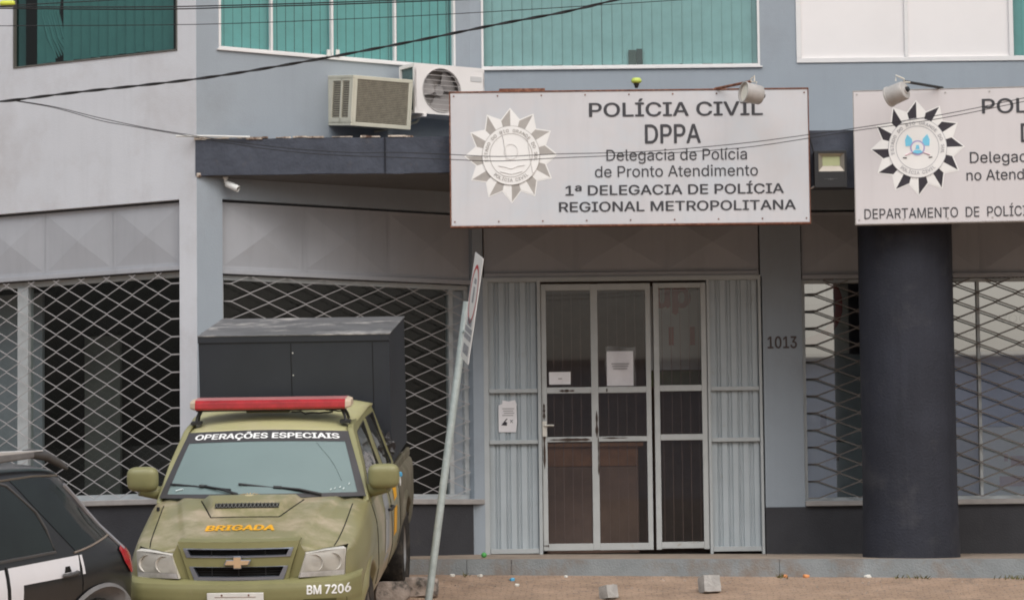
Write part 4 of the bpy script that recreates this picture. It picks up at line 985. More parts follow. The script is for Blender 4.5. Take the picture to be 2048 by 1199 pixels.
me, TB = body_mesh('body', ST, [GREEN, DARK, GREEND], [(.5, 1.2, .9, .36, .42), (-1.2, -.5, .9, .36, .42), (.5, 1.2, 4.02, .36, .42), (-1.2, -.5, 4.02, .36, .42)], extra=pock, creases={2: .75, 3: .75, 6: .45, 7: .35, 8: .5})
for p in me.polygons:
    if p.material_index == 0 and p.center.y > 3.47: p.material_index = 2
body = link('body', me, TRK, 0, 35)
# hood seams, scoop, lettering on hood
g = MB()
for s_ in (-1, 1):
    pts = [(.70, 1.20), (.695, 1.0), (.69, .8), (.683, .6), (.672, .4), (.655, .25), (.645, .17)]
    fine = []
    for (a, b_), (c, d) in zip(pts, pts[1:]):
        for k in range(5): fine.append((a + (c - a) * k / 5, b_ + (d - b_) * k / 5))
    MB().tube([down(TB, s_ * x, y, .0005) for x, y in fine], .0045, 5).build('panel_gap', DARK, body)
g = MB()
for s_ in (1, -1):
    for yy, z0, z1 in ((1.52, .5, 1.12), (2.62, .45, 1.12), (3.40, .5, 1.10)): MB().tube([side(TB, yy + .02 * math.sin(3 * (z0 + (z1 - z0) * k / 12)), z0 + (z1 - z0) * k / 12, .0005, s_) for k in range(13)], .004, 5).build('panel_gap', DARK, body)
hood_c = -.035
SCO = [(-.235, .73), (.235, .73), (.27, .78), (.375, 1.14), (.36, 1.17), (-.36, 1.17), (-.375, 1.14), (-.27, .78)]
def scoop_fn(s, q):
    hw = .245 + (.375 - .245) * min(1, q * 1.02); x = (s * 2 - 1) * hw; y = .73 + .44 * q
    base = down(TB, x + hood_c, y, .003).z
    e = min(1, (1 - abs(s * 2 - 1)) * 7) ; f_ = sstep(.0, .45, q) * (1 - .35 * sstep(.75, 1, q))
    return Vector((x + hood_c, y, base + .062 * f_ * sstep(0, 1, e) - .004 * (1 if q == 0 or s in (0, 1) else 0)))
sc_o = MB().grid(scoop_fn, 28, 20).build('hood_scoop', GREEN, body, smooth=60)
g = MB(); pts = [(-.245, .728), (.245, .728)]
ol = [scoop_fn(0, 1 - k / 10) + Vector((-.004, 0, .002)) for k in range(11)] + [scoop_fn(k / 10, 0) + Vector((0, -.004, .002)) for k in range(11)] + [scoop_fn(1, k / 10) + Vector((.004, 0, .002)) for k in range(11)]
g.tube(ol, .005, 5); g.build('panel_gap', DARK, body)
def slot(s, q):
    x = -.235 + .47 * s; z0 = 1.155 + .004; 
    yy = .83 + .05 * q; p_ = scoop_fn(.5 + (x) / .62, (yy - .73) / .44); return Vector((x + hood_c, yy, p_.z + .004))
MB().grid(slot, 16, 3).build('scoop_slot', DARK, sc_o)
g = MB()
for k in range(17):
    for q0, q1 in ((0, 1), (1, 0)):
        a, b_ = slot((k + .1) / 17, q0), slot((k + .9) / 17, q1); g.tube([a + Vector((0, -.002, .004)), b_ + Vector((0, -.002, .004))], .0028, 4)
g.build('scoop_mesh', mat('scoop_mesh_grey', (.14, .14, .13), .6, .3), sc_o)
g = MB()
v, f = text2d('BRIGADA', -.26 + hood_c + .015, .255 + hood_c, 0, 1, .04, .0)
g.mesh([down(TB, x + .0, .385 + .125 * z, .004 + l_ * .0004) for x, z, l_ in v], f); g.build('hood_lettering', ORANGE, body, fix=False)
g = MB(); 
for k in range(16):
    a = 2 * math.pi * k / 16; g.quad(*[down(TB, hood_c - .01 + .085 * r_ * math.cos(a + d_), 1.08 + .07 * r_ * math.sin(a + d_), .062) for r_, d_ in ((.55, -.1), (1, 0), (.55, .1))])
g.build('hood_badge', ORANGE, body, fix=False); MB().lathe([(0, .004), (.035, .003), (.04, 0)], T3(down(TB, hood_c - .01, 1.08, .06)), 18).build('hood_badge', mat('badge_tan', (.5, .42, .25), .5, .3), body)
# nose: grille surround and grilles
def nose(x, z):  return .045 + .05 * (x / .43) ** 2 + .25 * max(0, z - 1.0) ** 1 * .6 - .0
g = MB(); SUR = [(-.345, .788), (.345, .788), (.432, 1.062), (-.432, 1.062)]
def slab_poly(poly, y_in, th, fn=nose, cutn=3):
    d_ = decal(poly, lambda x, z: Vector((x, fn(x, z) + y_in, z)), cutn); return d_
H1 = [(-.368, .958), (.368, .958), (.392, 1.022), (-.392, 1.022)]; H2 = [(-.316, .797), (.316, .797), (.351, .893), (-.351, .893)]
def ringgeo(outer, inner, y, mb, th=.03):
    n = len(outer)
    for k in range(n):
        a, b_, c, d = outer[k], outer[(k + 1) % n], inner[(k + 1) % n], inner[k]
        N = 6
        for i in range(N):
            f0, f1 = i / N, (i + 1) / N; L2 = lambda p, q, f_: (p[0] + (q[0] - p[0]) * f_, p[1] + (q[1] - p[1]) * f_)
            p0, p1, q1, q0 = L2(a, b_, f0), L2(a, b_, f1), L2(d, c, f1), L2(d, c, f0)
            V_ = lambda p, o_: Vector((p[0], nose(*p) + o_, p[1]))
            mb.quad(V_(p0, y), V_(p1, y), V_(q1, y), V_(q0, y)); mb.quad(V_(q0, y), V_(q1, y), V_(q1, y + th), V_(q0, y + th)); mb.quad(V_(p1, y), V_(p0, y), V_(p0, y + th), V_(p1, y + th))
# body coloured face: top strip, middle bar, bottom strip, two sides
g = MB()
def strip(pts, y=0, th=.08):
    mb = g; 
    d_ = decal(pts, lambda x, z: Vector((x, nose(x, z) + y, z)), 4); mb.mesh(d_.v, d_.f)
    n = len(pts)
    for k in range(n):
        a, b_ = pts[k], pts[(k + 1) % n]
        for i in range(6):
            p = (a[0] + (b_[0] - a[0]) * i / 6, a[1] + (b_[1] - a[1]) * i / 6); q = (a[0] + (b_[0] - a[0]) * (i + 1) / 6, a[1] + (b_[1] - a[1]) * (i + 1) / 6)
            mb.quad(Vector((p[0], nose(*p) + y, p[1])), Vector((q[0], nose(*q) + y, q[1])), Vector((q[0], nose(*q) + y + th, q[1])), Vector((p[0], nose(*p) + y + th, p[1])))
e = .028
strip([(-.418, 1.022), (.418, 1.022), (.432, 1.066), (-.432, 1.066)], 0, .17); strip([(-.375, .893), (.375, .893), (.397, .958), (-.397, .958)])
strip([(-.345, .786), (-.316, .786), (-.351, .893), (-.375, .893)]); strip([(.316, .786), (.345, .786), (.375, .893), (.351, .893)])
strip([(-.397, .958), (-.368, .958), (-.392, 1.022), (-.418, 1.022)]); strip([(.368, .958), (.397, .958), (.418, 1.022), (.392, 1.022)])
g.build('grille_surround', GREEN2, body, fix=False, smooth=30)
for H_, nm in ((H1, 'upper'), (H2, 'lower')):
    cx_, cz_ = 0, sum(p[1] for p in H_) / 4; k_ = .022
    inner = [(p[0] - math.copysign(.030, p[0]), p[1] + (.010 if p[1] < cz_ else -.007)) if nm == 'upper' else (p[0] - math.copysign(.03, p[0]), p[1] + (.022 if p[1] < cz_ else -.002)) for p in H_]
    gr = MB(); ringgeo(H_, inner, -.004, gr, .05); go = gr.build('grille', CHROME, body, fix=False)
    d_ = decal(H_, lambda x, z: Vector((x, nose(x, z) + .045, z)), 3); d_.build('grille_back', DARK, go)
    gr = MB()
    zb_, zt_ = min(p[1] for p in H_), max(p[1] for p in H_)
    for x in (-.19, 0, .19): gr.tube([(x, nose(x, zb_) + .03, zb_), (x, nose(x, zt_) + .03, zt_)], .004, 5)
    for k in range(1, 5): z = zb_ + (zt_ - zb_) * k / 5; gr.tube([(-.33 + .02 * i, nose(-.33 + .02 * i, z) + .035, z) for i in range(34)], .0018, 4)
    gr.build('grille_bar', TRIM, go)
BT = [(-.098, -.018), (-.028, -.018), (-.028, -.045), (.028, -.045), (.028, -.018), (.08, -.018), (.098, .018), (.028, .018), (.028, .045), (-.028, .045), (-.028, .018), (-.08, .018)]
MB().prism_xz([(x, .928 + z) for x, z in BT], .012, .04).build('emblem', CHROME, body, .003); MB().prism_xz([(x * .9, .928 + z * .82) for x, z in BT], .007, .013).build('emblem', GOLD, body)
# recess beside the grille
for s_ in (-1, 1):
    g = MB(); P_ = [(.345, .79), (.43, .81), (.47, .975), (.432, 1.05)]
    if s_ < 0: P_ = [(-x, z) for x, z in P_][::-1]
    d_ = decal(P_, lambda x, z: Vector((x, .105, z)), 2); d_.build('nose_recess', GREEN2, body)
# headlights
for s_ in (-1, 1):
    HL = [(.425, .065, .808), (.738, .185, .80), (.744, .205, .99), (.60, .13, .988), (.475, .10, .972)]
    rt = MB(); v0 = [Vector((s_ * x, y, z)) for x, y, z in HL]; back = [p + Vector((-s_ * .02, .10, 0)) for p in v0]
    if s_ < 0: v0 = v0[::-1]; back = back[::-1]
    for k in range(5): rt.quad(v0[k], v0[(k + 1) % 5], back[(k + 1) % 5], back[k])
    rt.quad(*[p + Vector((0, .05, 0)) for p in v0])
    hl = rt.build('headlight', REFL, body)
    g = MB()
    for (x, y, z, r_) in ((.535, .10, .905, .06), (.66, .15, .905, .062)):
        g.lathe([(r_, -.02), (r_ * .8, .0), (r_ * .4, .018), (.012, .02), (.012, 0), (0, 0)], T3((s_ * x, y + .02, z)) @ Matrix.Rotation(-math.pi / 2, 4, 'X') , 20)
    g.build('reflector', REFL, hl, smooth=40)
    def lens(s, q):
        b0 = Vector((.425, .065, .808)).lerp(Vector((.738, .185, .80)), s); t0 = Vector((.475, .10, .972)).lerp(Vector((.744, .205, .99)), s); p = b0.lerp(t0, q); p.z += .008 * math.sin(math.pi * s) * q
        p.y -= .022 * (math.sin(math.pi * s) ** .6) * (math.sin(math.pi * q) ** .6) + .002; return Vector((s_ * p.x, p.y, p.z))
    MB().grid(lens, 12, 8).build('lens', LENS, hl, smooth=70)
    MB().grid(lambda s, q: lens(s * .96 + .02, .02 + q * .2) + Vector((0, -.003, 0)), 10, 2).build('turn_signal', mat('turn_lens', (.5, .48, .48), .25, .5, var=.15, vscale=30), hl, smooth=70)
    if s_ < 0:
        pass
# bumper
def bump(s, q):
    x = (s * 2 - 1) * .845; a = abs(x) / .845
    prof = [(.10, .80), (.03, .792), (-.005, .775), (-.018, .74), (-.02, .66), (-.012, .64), (.0, .62), (.0, .46), (.02, .40), (.10, .36)]
    i = q * (len(prof) - 1); k = min(int(i), len(prof) - 2); y, z = [prof[k][j] + (prof[k + 1][j] - prof[k][j]) * (i - k) for j in (0, 1)]
    y += .10 * a ** 2.2 + .22 * max(0, (a - .86) / .14) ** 1.5
    return Vector((x, y, z + .012 * a * a))
bmp = MB().grid(bump, 40, 27).build('bumper', GREEN2, body, smooth=35)
bvb = BVHTree.FromPolygons([v.co for v in bmp.data.vertices], [tuple(p.vertices) for p in bmp.data.polygons])
g = MB(); v, f = text2d('BM 7206', .485, .785, .700, .060, .03); g.mesh([front(bvb, x, z, .003 + l_ * .0004) for x, z, l_ in v], f); [q.build('bumper_lettering', WLET, bmp, fix=False) for q in by_words(g, .022)]
decal([(.46, .63), (.76, .63), (.76, .665), (.46, .665)], lambda x, z: front(bvb, x, z, .002), 3).build('bumper_slot', mat('olive_shadow', (.10, .10, .045), .6, .3), bmp)
MB().box(-.215, .185, -.034, -.024, .59, .722).build('licence_plate', PLATE, bmp, .004)
g = MB()
for x in (-.11, .08): g.lathe([(.007, 0), (.006, .003), (0, .003)], T3((x, -.035, .706)) @ Matrix.Rotation(math.pi / 2, 4, 'X'), 8)
g.box(-.16, .13, -.0355, -.034, .690, .693); g.build('plate_screw', RUST, bmp)
# windscreen
def ws(s, q, o_=0):
    s2 = s * 2 - 1; x = s2 * (.775 + (.605 - .775) * q)
    y = (1.20 + .25 * s2 * s2) * (1 - q) + (1.80 + .11 * s2 * s2) * q; z = (1.205 - .03 * s2 * s2) * (1 - q) + (1.632 - .03 * s2 * s2) * q + .02 * 4 * q * (1 - q) * .5
    return Vector((x, y - o_ * .6, z + o_ * .75))
wsc = MB().grid(ws, 20, 12).build('windscreen', WSG, TRK, smooth=70)
MB().grid(lambda s, q: ws(.0 + s, .82 + q * .18, .004), 20, 4).build('sun_band', WSB, wsc, smooth=70)
g = MB()
for s0, s1_, q0, q1 in ((0, .035, 0, 1), (.965, 1, 0, 1), (0, 1, 0, .055)):
    g.grid(lambda s, q: ws(s0 + (s1_ - s0) * s, q0 + (q1 - q0) * q, .003), 20, 12)
g.build('black_border', WSB, wsc, smooth=70)
g = MB(); v, f = text2d('OPERAÇÕES ESPECIAIS', .06, .94, .862, .082, .03)
g.mesh([ws(x, z - .0, .008 + l_ * .0004) for x, z, l_ in v], f); [q.build('windscreen_lettering', WLET, wsc, fix=False) for q in by_words(g, .03)]
def wiper(a, b_, piv):
    g = MB(); A, B, P_ = ws(*a, .014), ws(*b_, .014), ws(*piv, .02)
    g.tube([A, A.lerp(B, .5), B], .009, 6); C_ = A.lerp(B, .55) + Vector((0, -.01, .012)); g.tube([P_, P_.lerp(C_, .5) + Vector((0, -.012, .012)), C_], [.011, .008, .007], 6); g.tube([C_ - Vector((.03, 0, 0)), C_ + Vector((.03, 0, -.004))], .012, 6)
    g.build('wiper', BLACKP, wsc, smooth=50)
g = MB()
for s0, q0 in ((.86, .10), (.885, .115), (.84, .085), (.90, .095), (.93, .16)): g.tube([ws(s0, q0, .005), ws(s0 + .008, q0 + .022, .005)], .004, 4)
g.tube([ws(.075, .10, .005), ws(.11, .125, .005)], .006, 4); g.build('sticker', mat('pale_specks', (.6, .68, .68), .5, .3), wsc, fix=False)
MB().tube([ws(.80 + .10 * t_ / 12 + .02 * math.sin(t_ / 4), .80 - .58 * t_ / 12, .003) for t_ in range(13)], .0028, 4).build('cable_reflection', mat('reflected_line', (.17, .22, .22), .5, .3), wsc)  # reflection of an overhead cable, drawn as a thin dark strip
wiper((.035, .185), (.36, .10), (.40, .03)); wiper((.395, .18), (.745, .055), (.80, .015))
# cab: pillars, roof, side glass
def cabp(y, z, sx=1, off=0):
    f_ = (z - 1.14) / (1.63 - 1.14); x = .805 + (.640 - .805) * f_ + .012 * math.sin(math.pi * max(0, min(1, f_))) - (.02 * max(0, (1.75 - y)) if y < 1.75 else 0); return Vector((sx * (x + off), y, z))
for s_ in (-1, 1):
    g = MB()
    def beam(poly, th=.045):
        a = [cabp(y, z, s_) for y, z in poly]; b_ = [cabp(y, z, s_, -th) for y, z in poly]
        if s_ > 0: g.hexa(b_, a)
        else: g.hexa(a, b_)
    beam([(1.44, 1.14), (1.56, 1.15), (1.80, 1.38), (2.03, 1.575), (2.03, 1.64), (1.92, 1.625), (1.68, 1.40)]);
    beam([(2.03, 1.575), (2.55, 1.592), (2.79, 1.592), (3.26, 1.575), (3.34, 1.55), (3.36, 1.62), (3.2, 1.65), (2.6, 1.655), (2.03, 1.64)])
    beam([(2.60, 1.15), (2.79, 1.15), (2.77, 1.592), (2.58, 1.592)]); beam([(3.31, 1.15), (3.46, 1.14), (3.36, 1.60), (3.28, 1.572)]); beam([(1.50, 1.10), (3.42, 1.10), (3.42, 1.165), (1.58, 1.165)])
    g.build('cab_pillar', GREENM, TRK, .008, fix=True)
    for nm, poly in (('front', [(1.57, 1.165), (2.60, 1.165), (2.58, 1.592), (2.03, 1.575), (1.80, 1.38)]), ('rear', [(2.79, 1.165), (3.31, 1.165), (3.27, 1.575), (2.77, 1.592)])):
        decal(poly, lambda y, z: cabp(y, z, s_, -.02), 3).build('side_window', SIDEG, TRK)
        g = MB(); q = poly + poly[:1]; g.tube([cabp(y, z, s_, -.008) for y, z in q], .011, 5); g.build('window_seal', TRIM, TRK)
def roof(s, q):
    s2 = s * 2 - 1; y = 1.795 + (3.42 - 1.795) * q; a = abs(s2); y += .11 * a * a * (1 - q)
    edge = .60 + .05 * sstep(0, .35, q) ; x = s2 * edge
    zc = 1.632 + .10 * sstep(0, .42, q) - .045 * sstep(.7, 1, q); ze = 1.605 + .045 * sstep(0, .35, q) - .02 * sstep(.8, 1, q)
    z = ze + (zc - ze) * (1 - a ** 2.6); return Vector((x, y, z))
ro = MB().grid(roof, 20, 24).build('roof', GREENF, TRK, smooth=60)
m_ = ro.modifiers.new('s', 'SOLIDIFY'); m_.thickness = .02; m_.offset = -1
MB().quad((-.78, 3.43, 1.05), (.78, 3.43, 1.05), (.62, 3.40, 1.62), (-.62, 3.40, 1.62)).build('cab_back', GREEN, TRK)
MB().box(-.76, .76, 1.62, 3.38, 1.152, 1.156).build('cab_floor', DARK, TRK)
g = MB(); g.grid(lambda s, q: Vector(((s * 2 - 1) * .73, 1.50 + .4 * q, 1.16 + .03 * math.sin(math.pi * q))), 6, 6); g.build('dashboard', DGREY, TRK, smooth=60)
for s_ in (-1, 1):
    for yy in (2.35, 3.15):
        g = MB(); g.box(s_ * .36 - .22, s_ * .36 + .22, yy, yy + .13, 1.156, 1.38); g.box(s_ * .36 - .12, s_ * .36 + .12, yy + .03, yy + .11, 1.385, 1.53); g.build('seat', DGREY, TRK, .04)
# mirrors
for s_ in (-1, 1):
    g = MB()
    def mir(s, q):
        u = s * 2 * math.pi; v_ = (q - .5) * math.pi
        c, sn = math.cos(u), math.sin(u); sg = lambda a, p_: math.copysign(abs(a) ** p_, a)
        return Vector((s_ * (.905 + .118 * sg(math.cos(v_), .6) * sg(c, .55)), 1.52 + .065 * sg(math.sin(v_), .7), 1.312 + .092 * sg(math.cos(v_), .6) * sg(sn, .55)))
    mo = MB().grid(mir, 28, 14).build('mirror', GREENM, TRK, smooth=70)
    g = MB(); g.tube([(s_ * .785, 1.62, 1.19), (s_ * .84, 1.56, 1.205), (s_ * .93, 1.53, 1.235)], [.055, .048, .05], 10); g.build('mirror_arm', GREENM, mo, smooth=60)
# light bar
lb = MB(); 
def barsec(x0, x1, mb, yc=2.15, zc=1.80, hy=.13, hz=.033, taper0=1, taper1=1):
    pr = [(-1, -.6), (-.92, -1), (.92, -1), (1, -.6), (.92, .55), (.7, 1), (-.7, 1), (-.92, .55)]
    mb.hexa([(x0, yc + hy * a * taper0, zc + hz * b_ * taper0) for a, b_ in pr], [(x1, yc + hy * a * taper1, zc + hz * b_ * taper1) for a, b_ in pr])
ZB = 1.795
barsec(-.575, .575, lb, zc=ZB, hz=.036); lbo = lb.build('light_bar', REDL, TRK, .004)
g = MB(); barsec(-.575, .575, g, zc=ZB + .024, hz=.0145, hy=.105); g.build('beacon_top', REDT, lbo)
g = MB(); barsec(-.617, -.575, g, zc=ZB, hz=.037, hy=.132, taper0=.7); barsec(.575, .617, g, zc=ZB, hz=.037, hy=.132, taper1=.7); g.build('end_cap', TAN, lbo, .004)
g = MB(); g.box(-.57, .57, 2.06, 2.24, ZB - .05, ZB - .037)
for s_ in (-1, 1):
    fx = s_ * .50; g.tube([(s_ * .54, 2.1, ZB - .04), (s_ * .565, 2.08, 1.70), (s_ * .575, 2.06, 1.655)], .012, 6); g.tube([(s_ * .54, 2.2, ZB - .04), (s_ * .57, 2.22, 1.70), (s_ * .58, 2.24, 1.66)], .012, 6); g.box(min(s_ * .53, s_ * .61), max(s_ * .53, s_ * .61), 2.03, 2.12, 1.648, 1.668)
g.build('bar_mount', TRIM, lbo)
MB().box(-.19, .14, 2.08, 2.22, 1.728, ZB - .052).build('speaker_box', mat('olive_dark_box', (.09, .085, .05), .7, .3), lbo, .006)
g = MB(); rr = random.Random(2)
g.tube([(.16 + .035 * k, 2.07 + rr.uniform(-.02, .02), ZB - .058 - abs(rr.gauss(0, .012))) for k in range(10)], .007, 5); g.tube([(.42, 2.08, ZB - .05), (.46, 2.06, 1.745), (.52, 2.07, 1.735), (.55, 2.08, ZB - .06)], .006, 5); g.build('loose_cable', WIRE, lbo)
# bed rails
for s_ in (-1, 1): MB().hexa([(s_ * .765, 3.5, 1.0), (s_ * .80, 3.5, 1.0), (s_ * .79, 5.15, .97), (s_ * .755, 5.15, .97)], [(s_ * .765, 3.5, 1.10), (s_ * .80, 3.5, 1.10), (s_ * .79, 5.15, 1.04), (s_ * .755, 5.15, 1.04)]).build('bed_rail', GREEND, TRK, .012)
# fender flares
for s_ in (-1, 1):
    for y in (.9, 4.02):
        g = MB(); Mf = T3((s_ * .80, y, .36)) @ Matrix.Rotation(s_ * math.pi / 2, 4, 'Y')
        g.lathe([(.415, -.02), (.415, .062), (.43, .075), (.455, .07), (.475, .05), (.50, .0), (.50, -.02)], Mf, 28, R(90 if s_ > 0 else 90) - R(98) + (0 if s_ > 0 else 0), 0) if False else None
        n_ = 28; prof = [(.412, .0), (.412, .062), (.425, .072), (.45, .066), (.475, .05), (.505, .02)]
        v_ = []; 
        for k in range(n_ + 1):
            a = R((28 if y > 2 else 22) + (128 if y > 2 else 140) * k / n_); fl = min(1, k / 5, (n_ - k) / 5)
            for r_, ax in prof: ax = ax * (.35 + .65 * fl) - .004; v_.append((s_ * (.80 + ax), y + r_ * math.cos(a), .36 + r_ * math.sin(a)))
        m2_ = len(prof); g.mesh(v_, [(k * m2_ + i, (k + 1) * m2_ + i, (k + 1) * m2_ + i + 1, k * m2_ + i + 1) for k in range(n_) for i in range(m2_ - 1)])
        g.build('fender_flare', GREEN if y < 2 else GREEND, body, smooth=60)
# wheels
def wheel(parent, x, y, z, r_=.35, wd=.22, sgn=1, rimr=.2):
    Mw = T3((x, y, z)) @ Matrix.Rotation(sgn * math.pi / 2, 4, 'Y'); h = wd / 2
    wh = MB().lathe([(rimr, -h * .8), (r_ * .86, -h), (r_ * .97, -h * .85), (r_, -h * .6), (r_, h * .6), (r_ * .97, h * .85), (r_ * .86, h), (rimr, h * .8)], Mw, 40).build('wheel', TYRE, parent, smooth=40)
    MB().lathe([(rimr + .002, h * .78), (rimr - .02, h * .55), (rimr * .75, h * .2), (rimr * .4, h * .45), (.05, h * .5), (0, h * .5)], Mw, 24).build('rim', RIM, wh, smooth=40)
    g = MB()
    for k in range(36):
        a = 2 * math.pi * k / 36; p_ = lambda ax, rr_, aa: Mw @ Vector((rr_ * math.cos(aa), rr_ * math.sin(aa), ax))
        g.quad(p_(-h * .6, r_ + .003, a), p_(-.004, r_ + .003, a + .05), p_(-.004, r_ + .003, a + .12), p_(-h * .6, r_ + .003, a + .07)); g.quad(p_(.004, r_ + .003, a + .12), p_(h * .6, r_ + .003, a + .07), p_(h * .6, r_ + .003, a), p_(.004, r_ + .003, a + .05))
    g.build('tread', TYRE, wh); return wh
for s_ in (-1, 1):
    for y in (.9, 4.02): wheel(TRK, s_ * .735, y, .352, sgn=s_)
MB().box(-.6, .6, .3, 5.0, .25, .44).build('chassis', DARK, TRK)
# side decals on the visible flank
decal([(2.02, .58), (2.32, .58), (2.50, 1.06), (2.20, 1.06)], lambda y, z: side(TB, y, z, .003), 4).build('side_decal', GREYB, body)
decal([(2.08, .64), (2.11, .64), (2.20, .88), (2.17, .88)], lambda y, z: side(TB, y, z, .005), 2).build('side_decal', WLET, body)
decal([(2.75, .66), (3.0, .66), (3.1, .86), (2.85, .86)], lambda y, z: side(TB, y, z, .003), 3).build('side_decal', ORANGE, body)
decal([(2.88, .92), (3.12, .92), (3.2, 1.06), (2.96, 1.06)], lambda y, z: side(TB, y, z, .003), 3).build('side_decal', ORANGE, body)
g = MB(); p_ = side(TB, 2.45, .86, .02); g.tube([side(TB, 2.35, .93, .01), side(TB, 2.38, .93, .03), side(TB, 2.52, .93, .03), side(TB, 2.55, .93, .01)], .012, 6); g.build('door_handle', TRIM, body, smooth=50)
# antenna stub on left fender
g = MB(); p_ = down(TB, -.73, 1.12, 0); g.tube([p_, p_ + Vector((0, 0, .03))], .012, 8); g.build('antenna_base', BLACKP, body)
# --- black box carried in the bed
MBX = TT @ T3((.014, 3.52, 1.112))
bx = thing('cargo_box', 'big black sheet-metal box with weathered grey lid standing in the pickup bed', 'box', MBX)
BWd, BH, BD = .773, 1.07, 1.40
MB().box(-BWd, BWd, 0, BD, 0, BH - .012).build('box_body', BOXM, bx, .006)
MB().box(-BWd - .006, BWd + .006, -.012, BD + .012, BH - .010, BH).build('lid', BOXT, bx, .003)
MB().box(-BWd - .003, BWd + .003, -.008, -.001, BH - .06, BH - .0105).build('lid_lip', BOXM, bx, .002)
g = MB(); g.box(-.026, -.022, -.003, .0, .02, BH - .07); g.box(BWd - .14, BWd - .136, -.003, 0, .02, BH - .07); g.build('panel_seam', DARK, bx)
g = MB()
for z in (.30, .52, .74, .92): g.lathe([(.006, 0), (.005, .004), (0, .004)], T3((-.01, -.001, z)) @ Matrix.Rotation(math.pi / 2, 4, 'X'), 8)
g.build('rivet', CAMW, bx)
# crumpled plastic on the bed side
import mathutils.noise as mn
mb_ = TT @ T3((.72, 3.46, 1.10))
bmx = bmesh.new(); bmesh.ops.create_icosphere(bmx, subdivisions=4, radius=1)
for v in bmx.verts:
    n_ = mn.noise(v.co * 2.2) * .35 + mn.noise(v.co * 6) * .22 + mn.noise(v.co * 13) * .1; c = v.co * (1 + n_); v.co = Vector((c.x * .085, c.y * .05, c.z * .13 + .15))
me = bpy.data.meshes.new('plastic_bag'); bmx.to_mesh(me); bmx.free(); me.materials.append(BAGM)
bag = link('plastic_bag', me); bag.matrix_world = mb_; tag(bag, 'crumpled black plastic wedged behind the pickup cab', 'bag')
p_ = TT @ side(TB, 3.62, 1.02, .03)
o = thing('cap_tag', 'small blue and white plastic tag hanging on the pickup bed side', 'tag', p_)
MB().lathe([(0, -.015), (.018, -.015), (.022, 0), (.018, .02), (0, .024)], Matrix(), 12).build('cap', LBLUE, o, smooth=50); MB().lathe([(0, -.09), (.008, -.09), (.010, -.05), (.008, -.016), (0, -.016)], Matrix(), 8).build('cord', CAMW, o, smooth=50)

# ================================================================ BLACK WAGON
yawc, tiltc = R(-28), R(7)
oc = Vector((-3.3586, -6.5179, -.8747))
CM = T3(oc) @ Matrix.Rotation(tiltc, 4, 'X') @ Matrix.Rotation(yawc, 4, 'Z')
CAR = thing('police_wagon', 'black and white station wagon with roof rails, its rear quarter at the lower left', 'car', CM)
def cs(zt, xr, zr, xb=.80, zb=.95, xm=.825, zl=.5, xl=.81, zf=.26):
    return [(0, zt), (xr * .5, zt - .004), (xr * .86, zt - .022), (xr, zr), ((xr + xb) / 2 + .015, (zr + zb) / 2 + .02), (xb, zb), (xm, zb - .12), (xm, .7), (xl, zl), (xl - .04, zf + .06), (xl - .12, zf), (0, zf)]
CS = [(0.0, cs(.92, .66, .90, .76, .82, .78, .5, .76)), (-.03, cs(.95, .66, .935, .80, .89, .815, .5, .80)), (-.10, cs(1.01, .66, .985, .815, .94, .83, .5, .82)), (-.22, cs(1.13, .65, 1.10, .815, .96, .84)), (-.40, cs(1.34, .625, 1.30, .81, .96, .84)),
      (-.54, cs(1.51, .615, 1.465, .805, .955, .835)), (-.66, cs(1.565, .615, 1.525, .80, .95, .832)), (-1.0, cs(1.585, .62, 1.545, .80, .95, .83)), (-1.6, cs(1.60, .625, 1.555, .80, .945, .83)), (-2.2, cs(1.58, .615, 1.535, .80, .94, .83)), (-2.7, cs(1.50, .60, 1.45, .80, .93, .83)), (-3.1, cs(1.15, .66, 1.11, .79, .92, .82)), (-3.4, cs(1.0, .62, .97, .77, .90, .82)), (-3.9, cs(.92, .58, .88, .72, .83, .79)), (-4.2, cs(.78, .5, .74, .62, .7, .66))]
me, CB_ = body_mesh('body', CS, [BLK, DARK], [(.45, 1.3, -.42, .32, .37), (-1.3, -.45, -.42, .32, .37), (.45, 1.3, -3.3, .32, .37), (-1.3, -.45, -3.3, .32, .37)])
cb = link('body', me, CAR, 0, 35)
sd_ = lambda off: (lambda y, z: side(CB_, y, z, off))
decal([(-1.20, 1.50), (-.92, 1.50), (-.74, 1.465), (-.62, 1.34), (-.24, 1.045), (-.68, .975), (-1.02, 1.30)], sd_(.004), 5).build('quarter_window', BGLASS, cb, smooth=60)
decal([(-1.60, 1.00), (-.91, 1.00), (-.955, 1.14), (-1.02, 1.26), (-1.25, 1.455), (-1.40, 1.50), (-1.62, 1.505)], sd_(.004), 5).build('side_window', BGLASS, cb, smooth=60)
decal([(-2.5, 1.00), (-1.72, 1.00), (-1.72, 1.47), (-2.0, 1.46), (-2.3, 1.3)], sd_(.004), 5).build('side_window', BGLASS, cb, smooth=60)
g = MB(); 
for pts in ([(-1.62, 1.505), (-1.40, 1.503), (-1.25, 1.46), (-1.02, 1.265), (-.955, 1.145), (-.905, .99), (-1.62, .985)],): g.tube([side(CB_, y, z, .003) for y, z in pts], .012, 5)
g.build('window_seal', DGREY, cb)
g = MB(); fine = [(-.70, .965), (-.6, .975), (-.5, .99), (-.4, 1.01), (-.3, 1.03), (-.24, 1.04)]
g.tube([side(CB_, y, z, .003) for y, z in fine], .008, 5); g.build('belt_trim', mat('tan_trim', (.22, .18, .15), .5, .4), cb)
g = MB(); fine = [(-.60, 1.462), (-.5, 1.37), (-.4, 1.27), (-.3, 1.16), (-.2, 1.06), (-.13, .985)]
g.tube([side(CB_, y, z - .05, .002) for y, z in fine], .016, 6); g.build('tailgate_edge', mat('edge_sheen', (.30, .30, .32), .3, .5, metal=.3), cb)
